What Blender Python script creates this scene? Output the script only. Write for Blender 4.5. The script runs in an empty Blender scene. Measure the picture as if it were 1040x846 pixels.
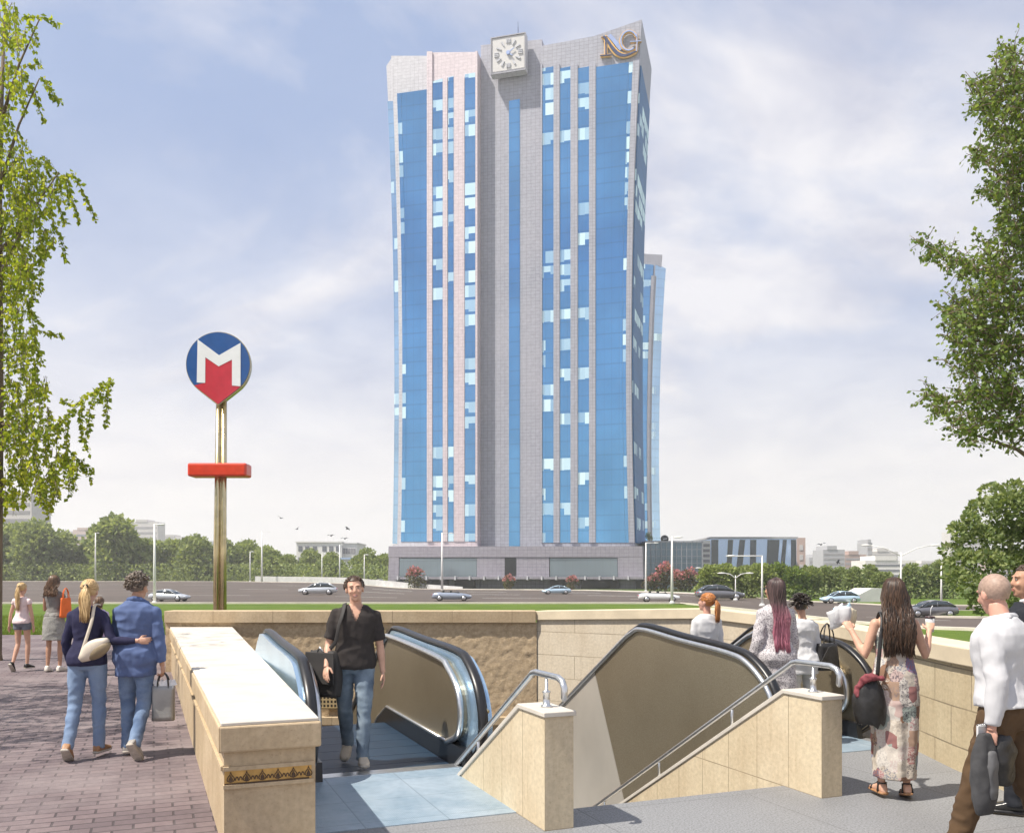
HAZE, SUN_AZ, SUN_EL, SUN_E, SKY_S, EXPO = .0004, -115, 59, 5.0, .078, .52
SKO = (2.4, 20.0)
import bpy, bmesh, math, random
from mathutils import Vector, Matrix, noise
R = math.radians
random.seed(7)
SC = bpy.context.scene
COL = SC.collection
F, CX, HY, CH = 900.0, 520.0, 585.0, 1.78      # focal length, centre column, horizon row, eye height
V = Vector

def P(px, py, d):
    return V(((px - CX) / F * d, d, CH - (py - HY) / F * d))

def sstep(a, b, x):
    t = max(0.0, min(1.0, (x - a) / (b - a)))
    return t * t * (3 - 2 * t)

def lerp(a, b, t):
    return a + (b - a) * t

def interp(tab, x):
    if x <= tab[0][0]: return tab[0][1]
    for (x0, y0), (x1, y1) in zip(tab, tab[1:]):
        if x <= x1:
            return y0 + (y1 - y0) * (x - x0) / (x1 - x0)
    return tab[-1][1]

# ------------------------------------------------------------------ mesh builder
class MB:
    def __init__(s):
        s.v = []; s.f = []; s.m = []; s.s = []
    def add(s, vs, fs, mi=0, sm=False):
        o = len(s.v)
        s.v.extend([V(p) for p in vs])
        for f in fs:
            s.f.append([i + o for i in f]); s.m.append(mi); s.s.append(sm)
        return s
    def box(s, x0, x1, y0, y1, z0, z1, mi=0):
        return s.add([(x0,y0,z0),(x1,y0,z0),(x1,y1,z0),(x0,y1,z0),(x0,y0,z1),(x1,y0,z1),(x1,y1,z1),(x0,y1,z1)],
              [(3,2,1,0),(4,5,6,7),(0,1,5,4),(1,2,6,5),(2,3,7,6),(3,0,4,7)], mi)
    def prism(s, pts, ext, mi=0):
        """closed prism: polygon pts (3D) extruded by vector ext"""
        n = len(pts); pts = [V(p) for p in pts]; e = V(ext)
        nrm = V((0,0,0))
        for i in range(n):
            a, b = pts[i], pts[(i+1) % n]
            nrm += a.cross(b)
        if nrm.dot(e) > 0: pts = pts[::-1]
        vs = pts + [p + e for p in pts]
        fs = [list(range(n)), list(range(2*n-1, n-1, -1))]
        for i in range(n):
            j = (i+1) % n
            fs.append((j, i, i+n, j+n))
        return s.add(vs, fs, mi)
    def loft(s, rings, mi=0, sm=True, cap=True, closed=True):
        n = len(rings[0]); vs = [p for r in rings for p in r]; fs = []
        for k in range(len(rings)-1):
            for i in range(n if closed else n-1):
                j = (i+1) % n
                fs.append((k*n+i, k*n+j, (k+1)*n+j, (k+1)*n+i))
        if cap and closed:
            fs.append(list(range(n-1, -1, -1)))
            fs.append([(len(rings)-1)*n+i for i in range(n)])
        return s.add(vs, fs, mi, sm)
    def tube(s, pts, rad, n=8, mi=0, sm=True, round_=False, flat=None):
        pts = [V(p) for p in pts]
        if not isinstance(rad, (list, tuple)): rad = [rad]*len(pts)
        rad = list(rad)
        if round_:
            d0 = (pts[0]-pts[1]).normalized(); d1 = (pts[-1]-pts[-2]).normalized()
            r0, r1 = rad[0], rad[-1]
            pre = [(pts[0]+d0*r0*.98, r0*.2), (pts[0]+d0*r0*.75, r0*.66)]
            post = [(pts[-1]+d1*r1*.75, r1*.66), (pts[-1]+d1*r1*.98, r1*.2)]
            pts = [p for p,_ in pre]+pts+[p for p,_ in post]
            rad = [r for _,r in pre]+rad+[r for _,r in post]
        rings = []; x = None
        for i, p in enumerate(pts):
            a = pts[max(0,i-1)]; b = pts[min(len(pts)-1,i+1)]
            t = (b-a).normalized()
            if x is None:
                x = t.orthogonal().normalized() if flat is None else (V(flat[0]) - t*t.dot(V(flat[0]))).normalized()
            else:
                x = (x - t*t.dot(x)).normalized()
            y = t.cross(x)
            fx, fy = (1,1) if flat is None else (flat[1], flat[2])
            rings.append([p + x*math.cos(2*math.pi*k/n)*rad[i]*fx + y*math.sin(2*math.pi*k/n)*rad[i]*fy for k in range(n)])
        return s.loft(rings, mi, sm)
    def ell(s, c, r, rot=None, nu=14, nv=9, mi=0):
        c = V(c); rings = []
        for j in range(nv+1):
            th = math.pi*(j+.0)/nv
            th = max(.03, min(math.pi-.03, th))
            ring = []
            for i in range(nu):
                ph = -2*math.pi*i/nu
                p = V((r[0]*math.sin(th)*math.cos(ph), r[1]*math.sin(th)*math.sin(ph), r[2]*math.cos(th)))
                ring.append(c + (rot @ p if rot is not None else p))
            rings.append(ring)
        return s.loft(rings, mi, True)
    def grid(s, rows, mi=0, sm=True):
        return s.loft(rows, mi, sm, cap=False, closed=False)
    def lathe(s, prof, o=(0,0,0), n=16, mi=0, sm=True):
        o = V(o)
        rings = [[o + V((r*math.cos(2*math.pi*k/n), r*math.sin(2*math.pi*k/n), z)) for k in range(n)] for r, z in prof]
        return s.loft(rings, mi, sm)
    def xf(s, M):
        s.v = [M @ p for p in s.v]; return s
    def build(s, name, mats, parent=None, bev=0, off=None, uv=True):
        me = bpy.data.meshes.new(name)
        vs = s.v
        if off is not None:
            vs = [p - V(off) for p in vs]
        me.from_pydata([tuple(p) for p in vs], [], s.f)
        if not isinstance(mats, (list, tuple)): mats = [mats]
        for m in mats: me.materials.append(m)
        me.polygons.foreach_set('material_index', s.m)
        me.polygons.foreach_set('use_smooth', s.s)
        if uv:
            lay = me.uv_layers.new(name='UVMap')
            dat = [0.0]*(2*len(me.loops))
            for p in me.polygons:
                n = p.normal
                if abs(n.z) > .75:
                    for li in p.loop_indices:
                        c = me.vertices[me.loops[li].vertex_index].co
                        dat[2*li] = c.x; dat[2*li+1] = c.y
                else:
                    t = V((-n.y, n.x, 0)).normalized()
                    for li in p.loop_indices:
                        c = me.vertices[me.loops[li].vertex_index].co
                        dat[2*li] = c.dot(t); dat[2*li+1] = c.z
            lay.data.foreach_set('uv', dat)
        me.update()
        o = bpy.data.objects.new(name, me)
        COL.objects.link(o)
        if parent is not None: o.parent = parent
        if bev:
            b = o.modifiers.new('bev', 'BEVEL'); b.width = bev; b.segments = 2; b.limit_method = 'ANGLE'; b.angle_limit = R(40)
        return o

def tag(o, label=None, cat=None, group=None, kind=None):
    if label: o['label'] = label
    if cat: o['category'] = cat
    if group: o['group'] = group
    if kind: o['kind'] = kind
    return o

def empty(name, loc=(0,0,0), rz=0):
    o = bpy.data.objects.new(name, None); COL.objects.link(o)
    o.location = loc; o.rotation_euler = (0,0,rz); o.empty_display_size = .2
    return o

def thing(name, label, cat, loc=(0,0,0), rz=0, group=None):
    return tag(empty(name, loc, rz), label, cat, group)

def copy_tree(o, parent=None):
    c = o.copy(); COL.objects.link(c)
    c.parent = parent
    for ch in [k for k in o.children]:
        copy_tree(ch, c)
    return c

# ------------------------------------------------------------------ materials
class NT:
    def __init__(s, mat):
        s.t = mat.node_tree; s.n = s.t.nodes; s.l = s.t.links
    def new(s, typ, **kw):
        n = s.n.new(typ)
        for k, v in kw.items():
            setattr(n, k, v)
        return n
    def set(s, node, **ins):
        for k, v in ins.items():
            node.inputs[k.replace('_', ' ')].default_value = v
        return node
    def link(s, a, b): s.l.new(a, b)
    def mix(s, fac, a, b, typ='MIX'):
        n = s.n.new('ShaderNodeMix'); n.data_type = 'RGBA'; n.blend_type = typ
        for sock, v in ((n.inputs[0], fac), (n.inputs[6], a), (n.inputs[7], b)):
            if hasattr(v, 'is_output'): s.l.new(v, sock)
            elif isinstance(v, (int, float)): sock.default_value = v
            else: sock.default_value = (*v[:3], 1)
        return n.outputs[2]
    def math(s, op, a, b=None, c=None, clamp=False):
        n = s.n.new('ShaderNodeMath'); n.operation = op; n.use_clamp = clamp
        for i, v in enumerate((a, b, c)):
            if v is None: continue
            if hasattr(v, 'is_output'): s.l.new(v, n.inputs[i])
            else: n.inputs[i].default_value = v
        return n.outputs[0]
    def ramp(s, fac, stops, interp='LINEAR'):
        n = s.n.new('ShaderNodeValToRGB'); n.color_ramp.interpolation = interp
        e = n.color_ramp.elements
        while len(e) < len(stops): e.new(.5)
        for el, (p, c) in zip(e, stops):
            el.position = p; el.color = (*c[:3], 1) if not isinstance(c, (int, float)) else (c, c, c, 1)
        s.l.new(fac, n.inputs[0])
        return n.outputs[0]
    def noise(s, vec, scale, detail=4, rough=.55, dist=0):
        n = s.n.new('ShaderNodeTexNoise')
        n.inputs['Scale'].default_value = scale; n.inputs['Detail'].default_value = detail
        n.inputs['Roughness'].default_value = rough; n.inputs['Distortion'].default_value = dist
        if vec is not None: s.l.new(vec, n.inputs['Vector'])
        return n.outputs['Fac']
    def coord(s, kind='Object', scale=None, rot=None):
        tc = s.n.new('ShaderNodeTexCoord')
        out = tc.outputs[kind]
        if scale is not None or rot is not None:
            mp = s.n.new('ShaderNodeMapping')
            if scale is not None: mp.inputs['Scale'].default_value = scale
            if rot is not None: mp.inputs['Rotation'].default_value = rot
            s.l.new(out, mp.inputs['Vector']); out = mp.outputs[0]
        return out
    def bump(s, h, strength=.3, dist=.02):
        n = s.n.new('ShaderNodeBump'); n.inputs['Strength'].default_value = strength; n.inputs['Distance'].default_value = dist
        s.l.new(h, n.inputs['Height']); return n.outputs[0]

def newmat(name):
    m = bpy.data.materials.new(name); m.use_nodes = True
    nt = NT(m)
    b = nt.n['Principled BSDF']
    return m, nt, b

def setc(nt, sock, v):
    if hasattr(v, 'is_output'): nt.l.new(v, sock)
    elif isinstance(v, (int, float)): sock.default_value = v
    else: sock.default_value = (*v[:3], 1)

def plain(name, col, rough=.6, metal=0, var=.12, scale=6, bump=0, bscale=60, bdist=.005, coord='Object', spec=.5, col2=None, stretch=None, detail=4, coat=0):
    m, nt, b = newmat(name)
    c = nt.coord(coord, scale=stretch)
    f = nt.noise(c, scale, detail)
    f = nt.ramp(f, [(.3, 0.0), (.7, 1.0)])
    a = [x*(1-var) for x in col]; d = [min(1, x*(1+var)) for x in col] if col2 is None else col2
    setc(nt, b.inputs['Base Color'], nt.mix(f, a, d))
    b.inputs['Roughness'].default_value = rough; b.inputs['Metallic'].default_value = metal
    b.inputs['Specular IOR Level'].default_value = spec
    if coat: b.inputs['Coat Weight'].default_value = coat; b.inputs['Coat Roughness'].default_value = .05
    if bump:
        h = nt.noise(c, bscale, 5, .6)
        nt.link(nt.bump(h, bump, bdist), b.inputs['Normal'])
    return m

def bricky(name, c1, c2, mortar, bw, bh, msize=.01, rough=.8, off=.5, rot=0, var_scale=1.5, stain=None, bump=.4, bscale=80, speck=0, offs=(0,0,0), metal=0):
    """slabs, tiles, brick paving from UV metres"""
    m, nt, b = newmat(name)
    uv = nt.coord('UV', rot=(0,0,rot))
    mp = nt.new('ShaderNodeMapping'); mp.inputs['Location'].default_value = offs; nt.link(uv, mp.inputs[0]); uv = mp.outputs[0]
    br = nt.new('ShaderNodeTexBrick', offset=off)
    nt.link(uv, br.inputs['Vector'])
    br.inputs['Scale'].default_value = 1; br.inputs['Brick Width'].default_value = bw; br.inputs['Row Height'].default_value = bh
    br.inputs['Mortar Size'].default_value = msize; br.inputs['Mortar Smooth'].default_value = .3; br.inputs['Bias'].default_value = 0
    br.inputs['Color1'].default_value = (*c1,1); br.inputs['Color2'].default_value = (*c2,1); br.inputs['Mortar'].default_value = (*mortar,1)
    col = br.outputs['Color']
    n1 = nt.noise(uv, var_scale, 5, .6)
    if stain is not None:
        col = nt.mix(nt.math('MULTIPLY', nt.ramp(n1, [(.42,0.0),(.72,1.0)]), .75), col, stain)
    col = nt.mix(.5, col, nt.ramp(nt.noise(uv, bscale*.4, 4), [(.3,.62),(.7,1.0)]), 'MULTIPLY')
    if stain is not None and not speck and bh > .3 and bscale > 10:
        sm_ = nt.new('ShaderNodeMapping'); sm_.inputs['Scale'].default_value = (6.5,.55,1); nt.link(uv, sm_.inputs[0])
        col = nt.mix(.32, col, nt.ramp(nt.noise(sm_.outputs[0], .8, 6, .75), [(.30,(.62,.56,.48)),(.52,1.0)]), 'MULTIPLY')
        col = nt.mix(.55, col, nt.ramp(nt.noise(uv, 38, 5, .75), [(.30,(.55,.48,.40)),(.44,1.0)]), 'MULTIPLY')
    if speck:
        sp = nt.noise(uv, 70, 4, .75)
        col = nt.mix(speck, col, nt.ramp(sp, [(.38,.25),(.5,.8),(.62,1.0)]), 'MULTIPLY')
    setc(nt, b.inputs['Base Color'], col)
    b.inputs['Roughness'].default_value = rough; b.inputs['Metallic'].default_value = metal
    h = nt.math('ADD', nt.math('MULTIPLY', br.outputs['Fac'], -1.0), nt.math('MULTIPLY', nt.noise(uv, bscale, 5, .65), .5))
    nt.link(nt.bump(h, bump, .006), b.inputs['Normal'])
    return m

def leafmat(name, c1, c2, c3, trans=.35, rough=.55):
    m, nt, b = newmat(name)
    g = nt.new('ShaderNodeNewGeometry')
    rc = nt.ramp(g.outputs['Random Per Island'], [(0, c1), (.55, c2), (1, c3)])
    setc(nt, b.inputs['Base Color'], rc)
    b.inputs['Roughness'].default_value = rough
    b.inputs['Specular IOR Level'].default_value = .3
    tr = nt.new('ShaderNodeBsdfTranslucent'); nt.link(nt.mix(.35, rc, (.45,.5,.03)), tr.inputs['Color'])
    ms = nt.new('ShaderNodeMixShader'); ms.inputs[0].default_value = trans
    nt.link(b.outputs[0], ms.inputs[1]); nt.link(tr.outputs[0], ms.inputs[2])
    nt.link(ms.outputs[0], nt.n['Material Output'].inputs['Surface'])
    return m

MT = {}
def mats():
    MT['cap'] = plain('pale_stone_cap', (.54,.50,.44), .7, var=.16, scale=2.2, bump=.25, bscale=45, bdist=.004, coord='UV', detail=8)
    MT['cap2'] = plain('cream_coping', (.60,.51,.37), .7, var=.14, scale=2.2, bump=.25, bscale=45, bdist=.004, coord='UV', detail=8)
    MT['lime'] = bricky('limestone_slab', (.56,.44,.29), (.50,.39,.25), (.24,.18,.11), 1.1, 2.4, .006, .75, stain=(.40,.29,.17), var_scale=1.6, bump=.3, bscale=60, off=0)
    MT['limebright'] = bricky('cream_limestone_slab', (.66,.56,.40), (.62,.52,.36), (.30,.24,.16), .42, 3.0, .005, .7, stain=(.52,.41,.27), var_scale=1.1, bump=.25, bscale=60, off=0)
    MT['parap'] = bricky('limestone_block', (.58,.49,.33), (.53,.44,.29), (.22,.18,.12), .72, .36, .008, .75, stain=(.44,.35,.22), var_scale=1.2, bump=.3, bscale=60, offs=(.2,.14,0))
    MT['panelwall'] = bricky('cream_wall_panel', (.64,.56,.44), (.61,.53,.41), (.30,.25,.18), 2.2, .42, .007, .6, stain=(.55,.46,.34), var_scale=.9, bump=.2, bscale=60, off=.5, offs=(.3,.08,0))
    m, nt, b = newmat('rough_hewn_stone')
    c = nt.coord('Object')
    n1 = nt.noise(c, 19, 8, .7); n2 = nt.noise(c, 2, 3)
    col = nt.mix(nt.ramp(n1, [(.3,0.0),(.7,1.0)]), (.31,.22,.13), (.60,.47,.31))
    col = nt.mix(nt.ramp(n2, [(.4,0.0),(.65,.6)]), col, (.47,.36,.235))
    setc(nt, b.inputs['Base Color'], col); b.inputs['Roughness'].default_value = .9
    nt.link(nt.bump(nt.noise(c, 28, 6, .7), .6, .02), b.inputs['Normal'])
    MT['rough'] = m
    MT['granite'] = bricky('grey_granite_paving', (.30,.305,.315), (.27,.275,.285), (.17,.17,.175), 1.5, 1.5, .006, .6, off=.0, rot=R(-22), stain=(.22,.222,.23), var_scale=.7, bump=.12, bscale=120, speck=.75)
    MT['paving'] = bricky('mauve_brick_paving', (.18,.135,.14), (.115,.086,.094), (.06,.046,.05), .27, .135, .010, .8, rot=R(-22), stain=(.27,.225,.225), var_scale=.8, bump=.7, bscale=50)
    MT['asphalt'] = plain('asphalt', (.080,.061,.050), .85, var=.22, scale=.09, bump=.2, bscale=30)
    MT['paint'] = plain('white_road_paint', (.72,.70,.66), .7, var=.1, scale=1.5)
    MT['concrete'] = plain('concrete', (.50,.50,.49), .8, var=.12, scale=.8, bump=.2)
    MT['kerb'] = plain('pale_kerb', (.62,.57,.48), .8, var=.12, scale=.6)
    MT['sidewalk'] = plain('pale_pavement', (.46,.44,.43), .8, var=.14, scale=.5)
    m, nt, b = newmat('grass')
    c = nt.coord('Object')
    f = nt.mix(nt.ramp(nt.noise(c, .25, 5, .6), [(.35,0.0),(.65,1.0)]), (.075,.125,.018), (.15,.21,.03))
    f = nt.mix(nt.ramp(nt.noise(c, 3.5, 6, .7), [(.3,0.0),(.7,.65)]), f, (.06,.10,.015))
    setc(nt, b.inputs['Base Color'], f); b.inputs['Roughness'].default_value = .9
    b.inputs['Specular IOR Level'].default_value = .1
    nt.link(nt.bump(nt.noise(c, 14, 6, .7), .8, .08), b.inputs['Normal'])
    MT['grass'] = m
    m, nt, b = newmat('far_ground')
    c = nt.coord('Object')
    g1 = nt.mix(nt.ramp(nt.noise(c, .25, 5, .6), [(.35,0.0),(.65,1.0)]), (.075,.125,.018), (.14,.20,.03))
    g1 = nt.mix(nt.ramp(nt.noise(c, 3.5, 6, .7), [(.3,0.0),(.7,.65)]), g1, (.06,.10,.015))
    g2 = nt.mix(nt.noise(c, .01, 5, .6), (.05,.075,.025), (.11,.11,.06))
    sep = nt.new('ShaderNodeSeparateXYZ'); nt.link(c, sep.inputs[0])
    fac = nt.ramp(nt.math('DIVIDE', sep.outputs[1], 400.0, clamp=True), [(.3,0.0),(.6,1.0)])
    setc(nt, b.inputs['Base Color'], nt.mix(fac, g1, g2)); b.inputs['Roughness'].default_value = .9
    b.inputs['Specular IOR Level'].default_value = .1
    nt.link(nt.bump(nt.noise(c, 14, 6, .7), .8, .08), b.inputs['Normal'])
    MT['ground'] = m
    MT['blade'] = leafmat('grass_blade', (.07,.13,.015), (.13,.20,.02), (.20,.26,.04), .3, .6)
    # metals
    m, nt, b = newmat('brushed_bronze_steel')
    c = nt.coord('Object')
    f = nt.noise(c, 110, 5, .75)
    g = nt.noise(c, .9, 3, .5)
    col = nt.mix(nt.ramp(f, [(.35,0.0),(.65,1.0)]), (.25,.21,.145), (.44,.38,.28))
    col = nt.mix(nt.ramp(g, [(.35,.0),(.7,.5)]), col, (.22,.18,.12))
    setc(nt, b.inputs['Base Color'], col); b.inputs['Metallic'].default_value = .7; b.inputs['Roughness'].default_value = .36
    nt.link(nt.bump(f, .12, .002), b.inputs['Normal'])
    MT['bronze'] = m
    MT['clad'] = plain('pale_steel_cladding', (.62,.58,.52), .38, .55, var=.08, scale=1.2, bump=.08, bscale=150, bdist=.002)
    MT['steel'] = plain('brushed_steel', (.62,.63,.64), .28, .9, var=.1, scale=20)
    MT['bluesteel'] = plain('blue_tinted_steel', (.40,.56,.72), .25, .75, var=.1, scale=3)
    MT['deepblue'] = plain('deep_blue_plate', (.035,.10,.30), .3, .35, var=.2, scale=4)
    MT['rubber'] = plain('black_rubber', (.012,.012,.014), .35, var=.2, scale=8)
    MT['black'] = plain('black_skirt_panel', (.018,.020,.024), .3, .3, var=.2, scale=8)
    m, nt, b = newmat('landing_plate')
    c = nt.coord('UV', rot=(0,0,R(-22)))
    w = nt.new('ShaderNodeTexWave', wave_type='BANDS', bands_direction='X'); nt.link(c, w.inputs['Vector']); w.inputs['Scale'].default_value = 20
    n1 = nt.noise(c, 1.6, 6, .65)
    col = nt.mix(nt.ramp(n1, [(.35,0.0),(.7,1.0)]), (.25,.34,.42), (.42,.50,.57))
    bt = nt.new('ShaderNodeTexBrick', offset=0); nt.link(c, bt.inputs['Vector']); bt.inputs['Scale'].default_value = 1; bt.inputs['Brick Width'].default_value = .62; bt.inputs['Row Height'].default_value = .62; bt.inputs['Mortar Size'].default_value = .006
    col = nt.mix(nt.math('MULTIPLY', bt.outputs['Fac'], .35), col, (.08,.11,.14))
    col = nt.mix(.35, col, nt.ramp(nt.noise(c, 14, 6, .8), [(.34,(.55,.58,.6)),(.55,1.0)]), 'MULTIPLY')
    setc(nt, b.inputs['Base Color'], col); b.inputs['Metallic'].default_value = .35; b.inputs['Roughness'].default_value = .5
    nt.link(nt.bump(w.outputs['Fac'], .35, .003), b.inputs['Normal'])
    MT['plate'] = m
    m, nt, b = newmat('escalator_step')
    c = nt.coord('UV')
    w = nt.new('ShaderNodeTexWave', wave_type='BANDS', bands_direction='X'); nt.link(c, w.inputs['Vector']); w.inputs['Scale'].default_value = 28
    n1 = nt.noise(c, 2.5, 5, .6)
    col = nt.mix(n1, (.009,.024,.050), (.026,.062,.11))
    setc(nt, b.inputs['Base Color'], col); b.inputs['Metallic'].default_value = .3; b.inputs['Roughness'].default_value = .45
    nt.link(nt.bump(w.outputs['Fac'], .5, .004), b.inputs['Normal'])
    MT['step'] = m
    MT['frieze'] = plain('gold_frieze', (.50,.30,.09), .5, .25, var=.25, scale=14)
    MT['friezedark'] = plain('dark_carving', (.075,.04,.018), .6, var=.3, scale=30)
    MT['pierced'] = bricky('pierced_brass', (.02,.015,.01), (.03,.02,.01), (.50,.38,.20), .066, .076, .016, .5, off=0, bump=.3)
    # sign
    MT['signblue'] = plain('sign_blue', (.012,.085,.30), .35, var=.08, scale=5, coat=.4)
    MT['signred'] = plain('sign_red', (.56,.022,.045), .35, var=.08, scale=5, coat=.4)
    MT['signwhite'] = plain('sign_white', (.82,.84,.86), .35, var=.03, scale=5, coat=.3)
    MT['barred'] = plain('red_lacquer', (.70,.05,.02), .35, var=.1, scale=5, coat=.3)
    MT['brass'] = plain('pale_brass', (.60,.50,.30), .25, .9, var=.15, scale=5)
    # trees
    MT['bark'] = plain('bark', (.16,.12,.08), .9, var=.4, scale=9, bump=.6, bscale=25, bdist=.02, stretch=(1,1,.25))
    MT['leafL'] = leafmat('yellow_green_leaf', (.11,.19,.012), (.34,.42,.025), (.60,.60,.045), .55)
    MT['leafR'] = leafmat('mid_green_leaf', (.05,.095,.022), (.13,.205,.045), (.27,.35,.10), .45)
    MT['leafB'] = leafmat('pale_green_leaf', (.09,.14,.05), (.21,.27,.10), (.36,.40,.18), .4)
    MT['leafD'] = leafmat('dark_green_leaf', (.10,.14,.045), (.22,.28,.09), (.40,.45,.18), .45)
    MT['leafM'] = leafmat('olive_green_leaf', (.115,.165,.045), (.26,.33,.095), (.45,.49,.19), .45)
    MT['petal'] = leafmat('pink_petal', (.34,.08,.12), (.55,.17,.20), (.62,.30,.32), .3)
    MT['leafShrub'] = leafmat('reddish_leaf', (.035,.045,.015), (.06,.06,.02), (.10,.05,.03), .2)
    # cars
    for n, c in (('silver',(.55,.58,.62)), ('slate',(.30,.34,.42)), ('white',(.80,.80,.80)), ('iceblue',(.50,.66,.78)), ('graphite',(.16,.16,.18))):
        MT['car_'+n] = plain('car_paint_'+n, c, .25, .35, var=.03, scale=2, coat=.8)
    MT['carglass'] = plain('car_glass', (.03,.04,.05), .08, .0, var=.1, scale=2, spec=.9)
    MT['tyre'] = plain('tyre', (.02,.02,.02), .8)
    MT['rim'] = plain('wheel_rim', (.6,.6,.62), .3, .9)
    MT['lampw'] = plain('headlight_lens', (.8,.82,.85), .15)
    MT['lampr'] = plain('tail_light_lens', (.45,.02,.02), .25)
    MT['pole'] = plain('white_pole_paint', (.78,.77,.75), .5, var=.05, scale=2)
mats()
# ------------------------------------------------------------------ terrain
def T(k, d):
    e = lerp(96, 42, sstep(.1, .3, k)); st = lerp(27, 18, sstep(.1, .3, k))
    z = -1.1 * sstep(st, e, d)
    left = 1 - sstep(-.20, -.10, k)
    z += left * 1.5 * max(0.0, min(1.0, (d - 115) / 145))
    return z

def at(px, py=None, d=None, dz=0.0):
    """ground point under a picture column; py = picture row of the ground contact, or a given distance d"""
    k = (px - CX) / F
    if d is None:
        d = 17.0
        while d < 900:
            if HY + (CH - T(k, d)) / d * F <= py: break
            d += .25
    return V((k * d, d, T(k, d) + dz))

ds = [16.76, 18, 20, 22, 24, 26, 28, 30] + [30 + 2.5 * i for i in range(1, 100)] + [290, 320, 380, 460, 600, 900, 1500, 2600]
ks = [-8, -5, -3, -2, -1.5, -1.2, -1.0, -.9] + [-.85 + .025 * i for i in range(69)] + [.95, 1.1, 1.4, 2, 3, 5, 8]
g = MB(); g.grid([[(k*d, d, T(k, d)) for k in ks] for d in ds][::-1])
tag(g.build('ground', MT['ground']), kind='structure')
lw = MB()
lw.add([(.45,16.77,0),(3.28,14.85,0),(4.62,13.25,0),(4.42,8.2,0),(4.5,-20,0),(150,-20,0),(150,16.77,0)], [(0,1,2,3,4,5,6)][::1])
tag(lw.build('lawn', MT['grass']), kind='structure')
pv = MB()
pv.add([(-1.5,-20,.012),(-1.5,5.7,.012),(-7.4,21.5,.012),(-7.4,26.7,.012),(-60,26.7,.012),(-60,-20,.012)], [(0,1,2,3,4,5)])
tag(pv.build('pavement', MT['paving']), kind='structure')

# road: columns of (px, near row distance, far distance)
near = [(-9000,88),(0,92),(690,92.6),(740,78.5),(800,64.8),(870,54),(940,48.5),(1040,45.5),(1300,43),(9000,43)]
far = [(-9000,245),(0,245),(240,240),(330,222),(400,196),(470,186),(540,179),(600,172),(720,136),(800,101),(900,85),(1040,83),(9000,83)]
cols = [-5000,-2500,-1200,-600,-300] + list(range(-200, 1400, 20)) + [1500,1800,2500,4000]
def road_pt(px, t, dz):
    dn, df = interp(near, px), interp(far, px)
    d = lerp(dn, df, t); k = (px - CX) / F
    return V((k*d, d, T(k, d) + dz))
rd = MB(); rd.grid([[road_pt(px, t/24, .06) for px in cols] for t in range(25)][::-1])
tag(rd.build('road', MT['asphalt']), kind='structure')
def along(t0, px0, px1, w, dz, n=4, mb=None):
    rows = [[], []]
    for i in range(n+1):
        px = lerp(px0, px1, i/n)
        a = road_pt(px, t0, dz); rows[0].append(a + V((0, w, 0))); rows[1].append(a)
    mb.grid(rows)
mk = MB()
for lane, t in enumerate((.22, .46, .70)):
    px = -260 + lane*31
    step = (150, 118, 96)[lane]
    while px < 760:
        along(t, px, px+step*.42, (.42,.6,.8)[lane], .085, 4, mk)
        px += step
for px in range(880, 1300, 60):
    along(.22, px, px+26, .16, .085, 3, mk)
tag(mk.build('road_marking', MT['paint']), kind='structure')
# kerbs: real steps along both edges
kb = MB()
def kerb(edge, px0, px1, w, h, inner, n=60):
    rows = [[], [], [], []]
    for i in range(n+1):
        px = lerp(px0, px1, i/n); d = interp(edge, px); k = (px-CX)/F
        d0, d1 = (d-w, d) if inner else (d, d+w)
        for r, (dd, hh) in enumerate(((d1, -.1), (d1, h), (d0, h), (d0, -.1))):
            rows[r].append((k*dd, dd, T(k, dd) + hh))
    kb.grid(rows, sm=False)
kerb(near, -1500, 690, .7, .16, True)
kerb(near, 690, 1500, .45, .16, True)
kerb(far, -1500, 700, 1.2, .18, False, 90)
kerb(far, 700, 1500, .6, .16, False)
tag(kb.build('kerb', MT['kerb']), kind='structure')
sw = MB()
sw.grid([[(lambda d, k: (k*d, d, T(k, d)+.12))(interp(far, px)+1.0+t, (px-CX)/F) for px in range(380, 740, 12)] for t in (7, 4, 0)])
tag(sw.build('sidewalk', MT['sidewalk']), kind='structure')
# grassed island between the two carriageways on the right
isl = MB()
pts_n = [(915,66),(935,61),(980,59.6),(1040,59),(1300,58),(1700,58)]
rows = [[], []]
for px in list(range(915, 1700, 25)):
    k = (px-CX)/F; dn = interp(pts_n, px); df = lerp(dn+.5, 69.5, sstep(915, 950, px))
    rows[0].append((k*df, df, T(k,df)+.2)); rows[1].append((k*dn, dn, T(k,dn)+.2))
isl.grid(rows)
tag(isl.build('traffic_island', MT['grass']), kind='structure')
ik = MB()
for j, sgn in ((1, -1), (0, 1)):
    r = [[(V(p) + V((0, sgn*o, h))) for p in rows[j]] for o, h in ((0,0),(.35,0),(.35,-.3))]
    ik.grid(r if sgn > 0 else r[::-1], sm=False)
tag(ik.build('island_kerb', MT['kerb']), kind='structure')

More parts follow.
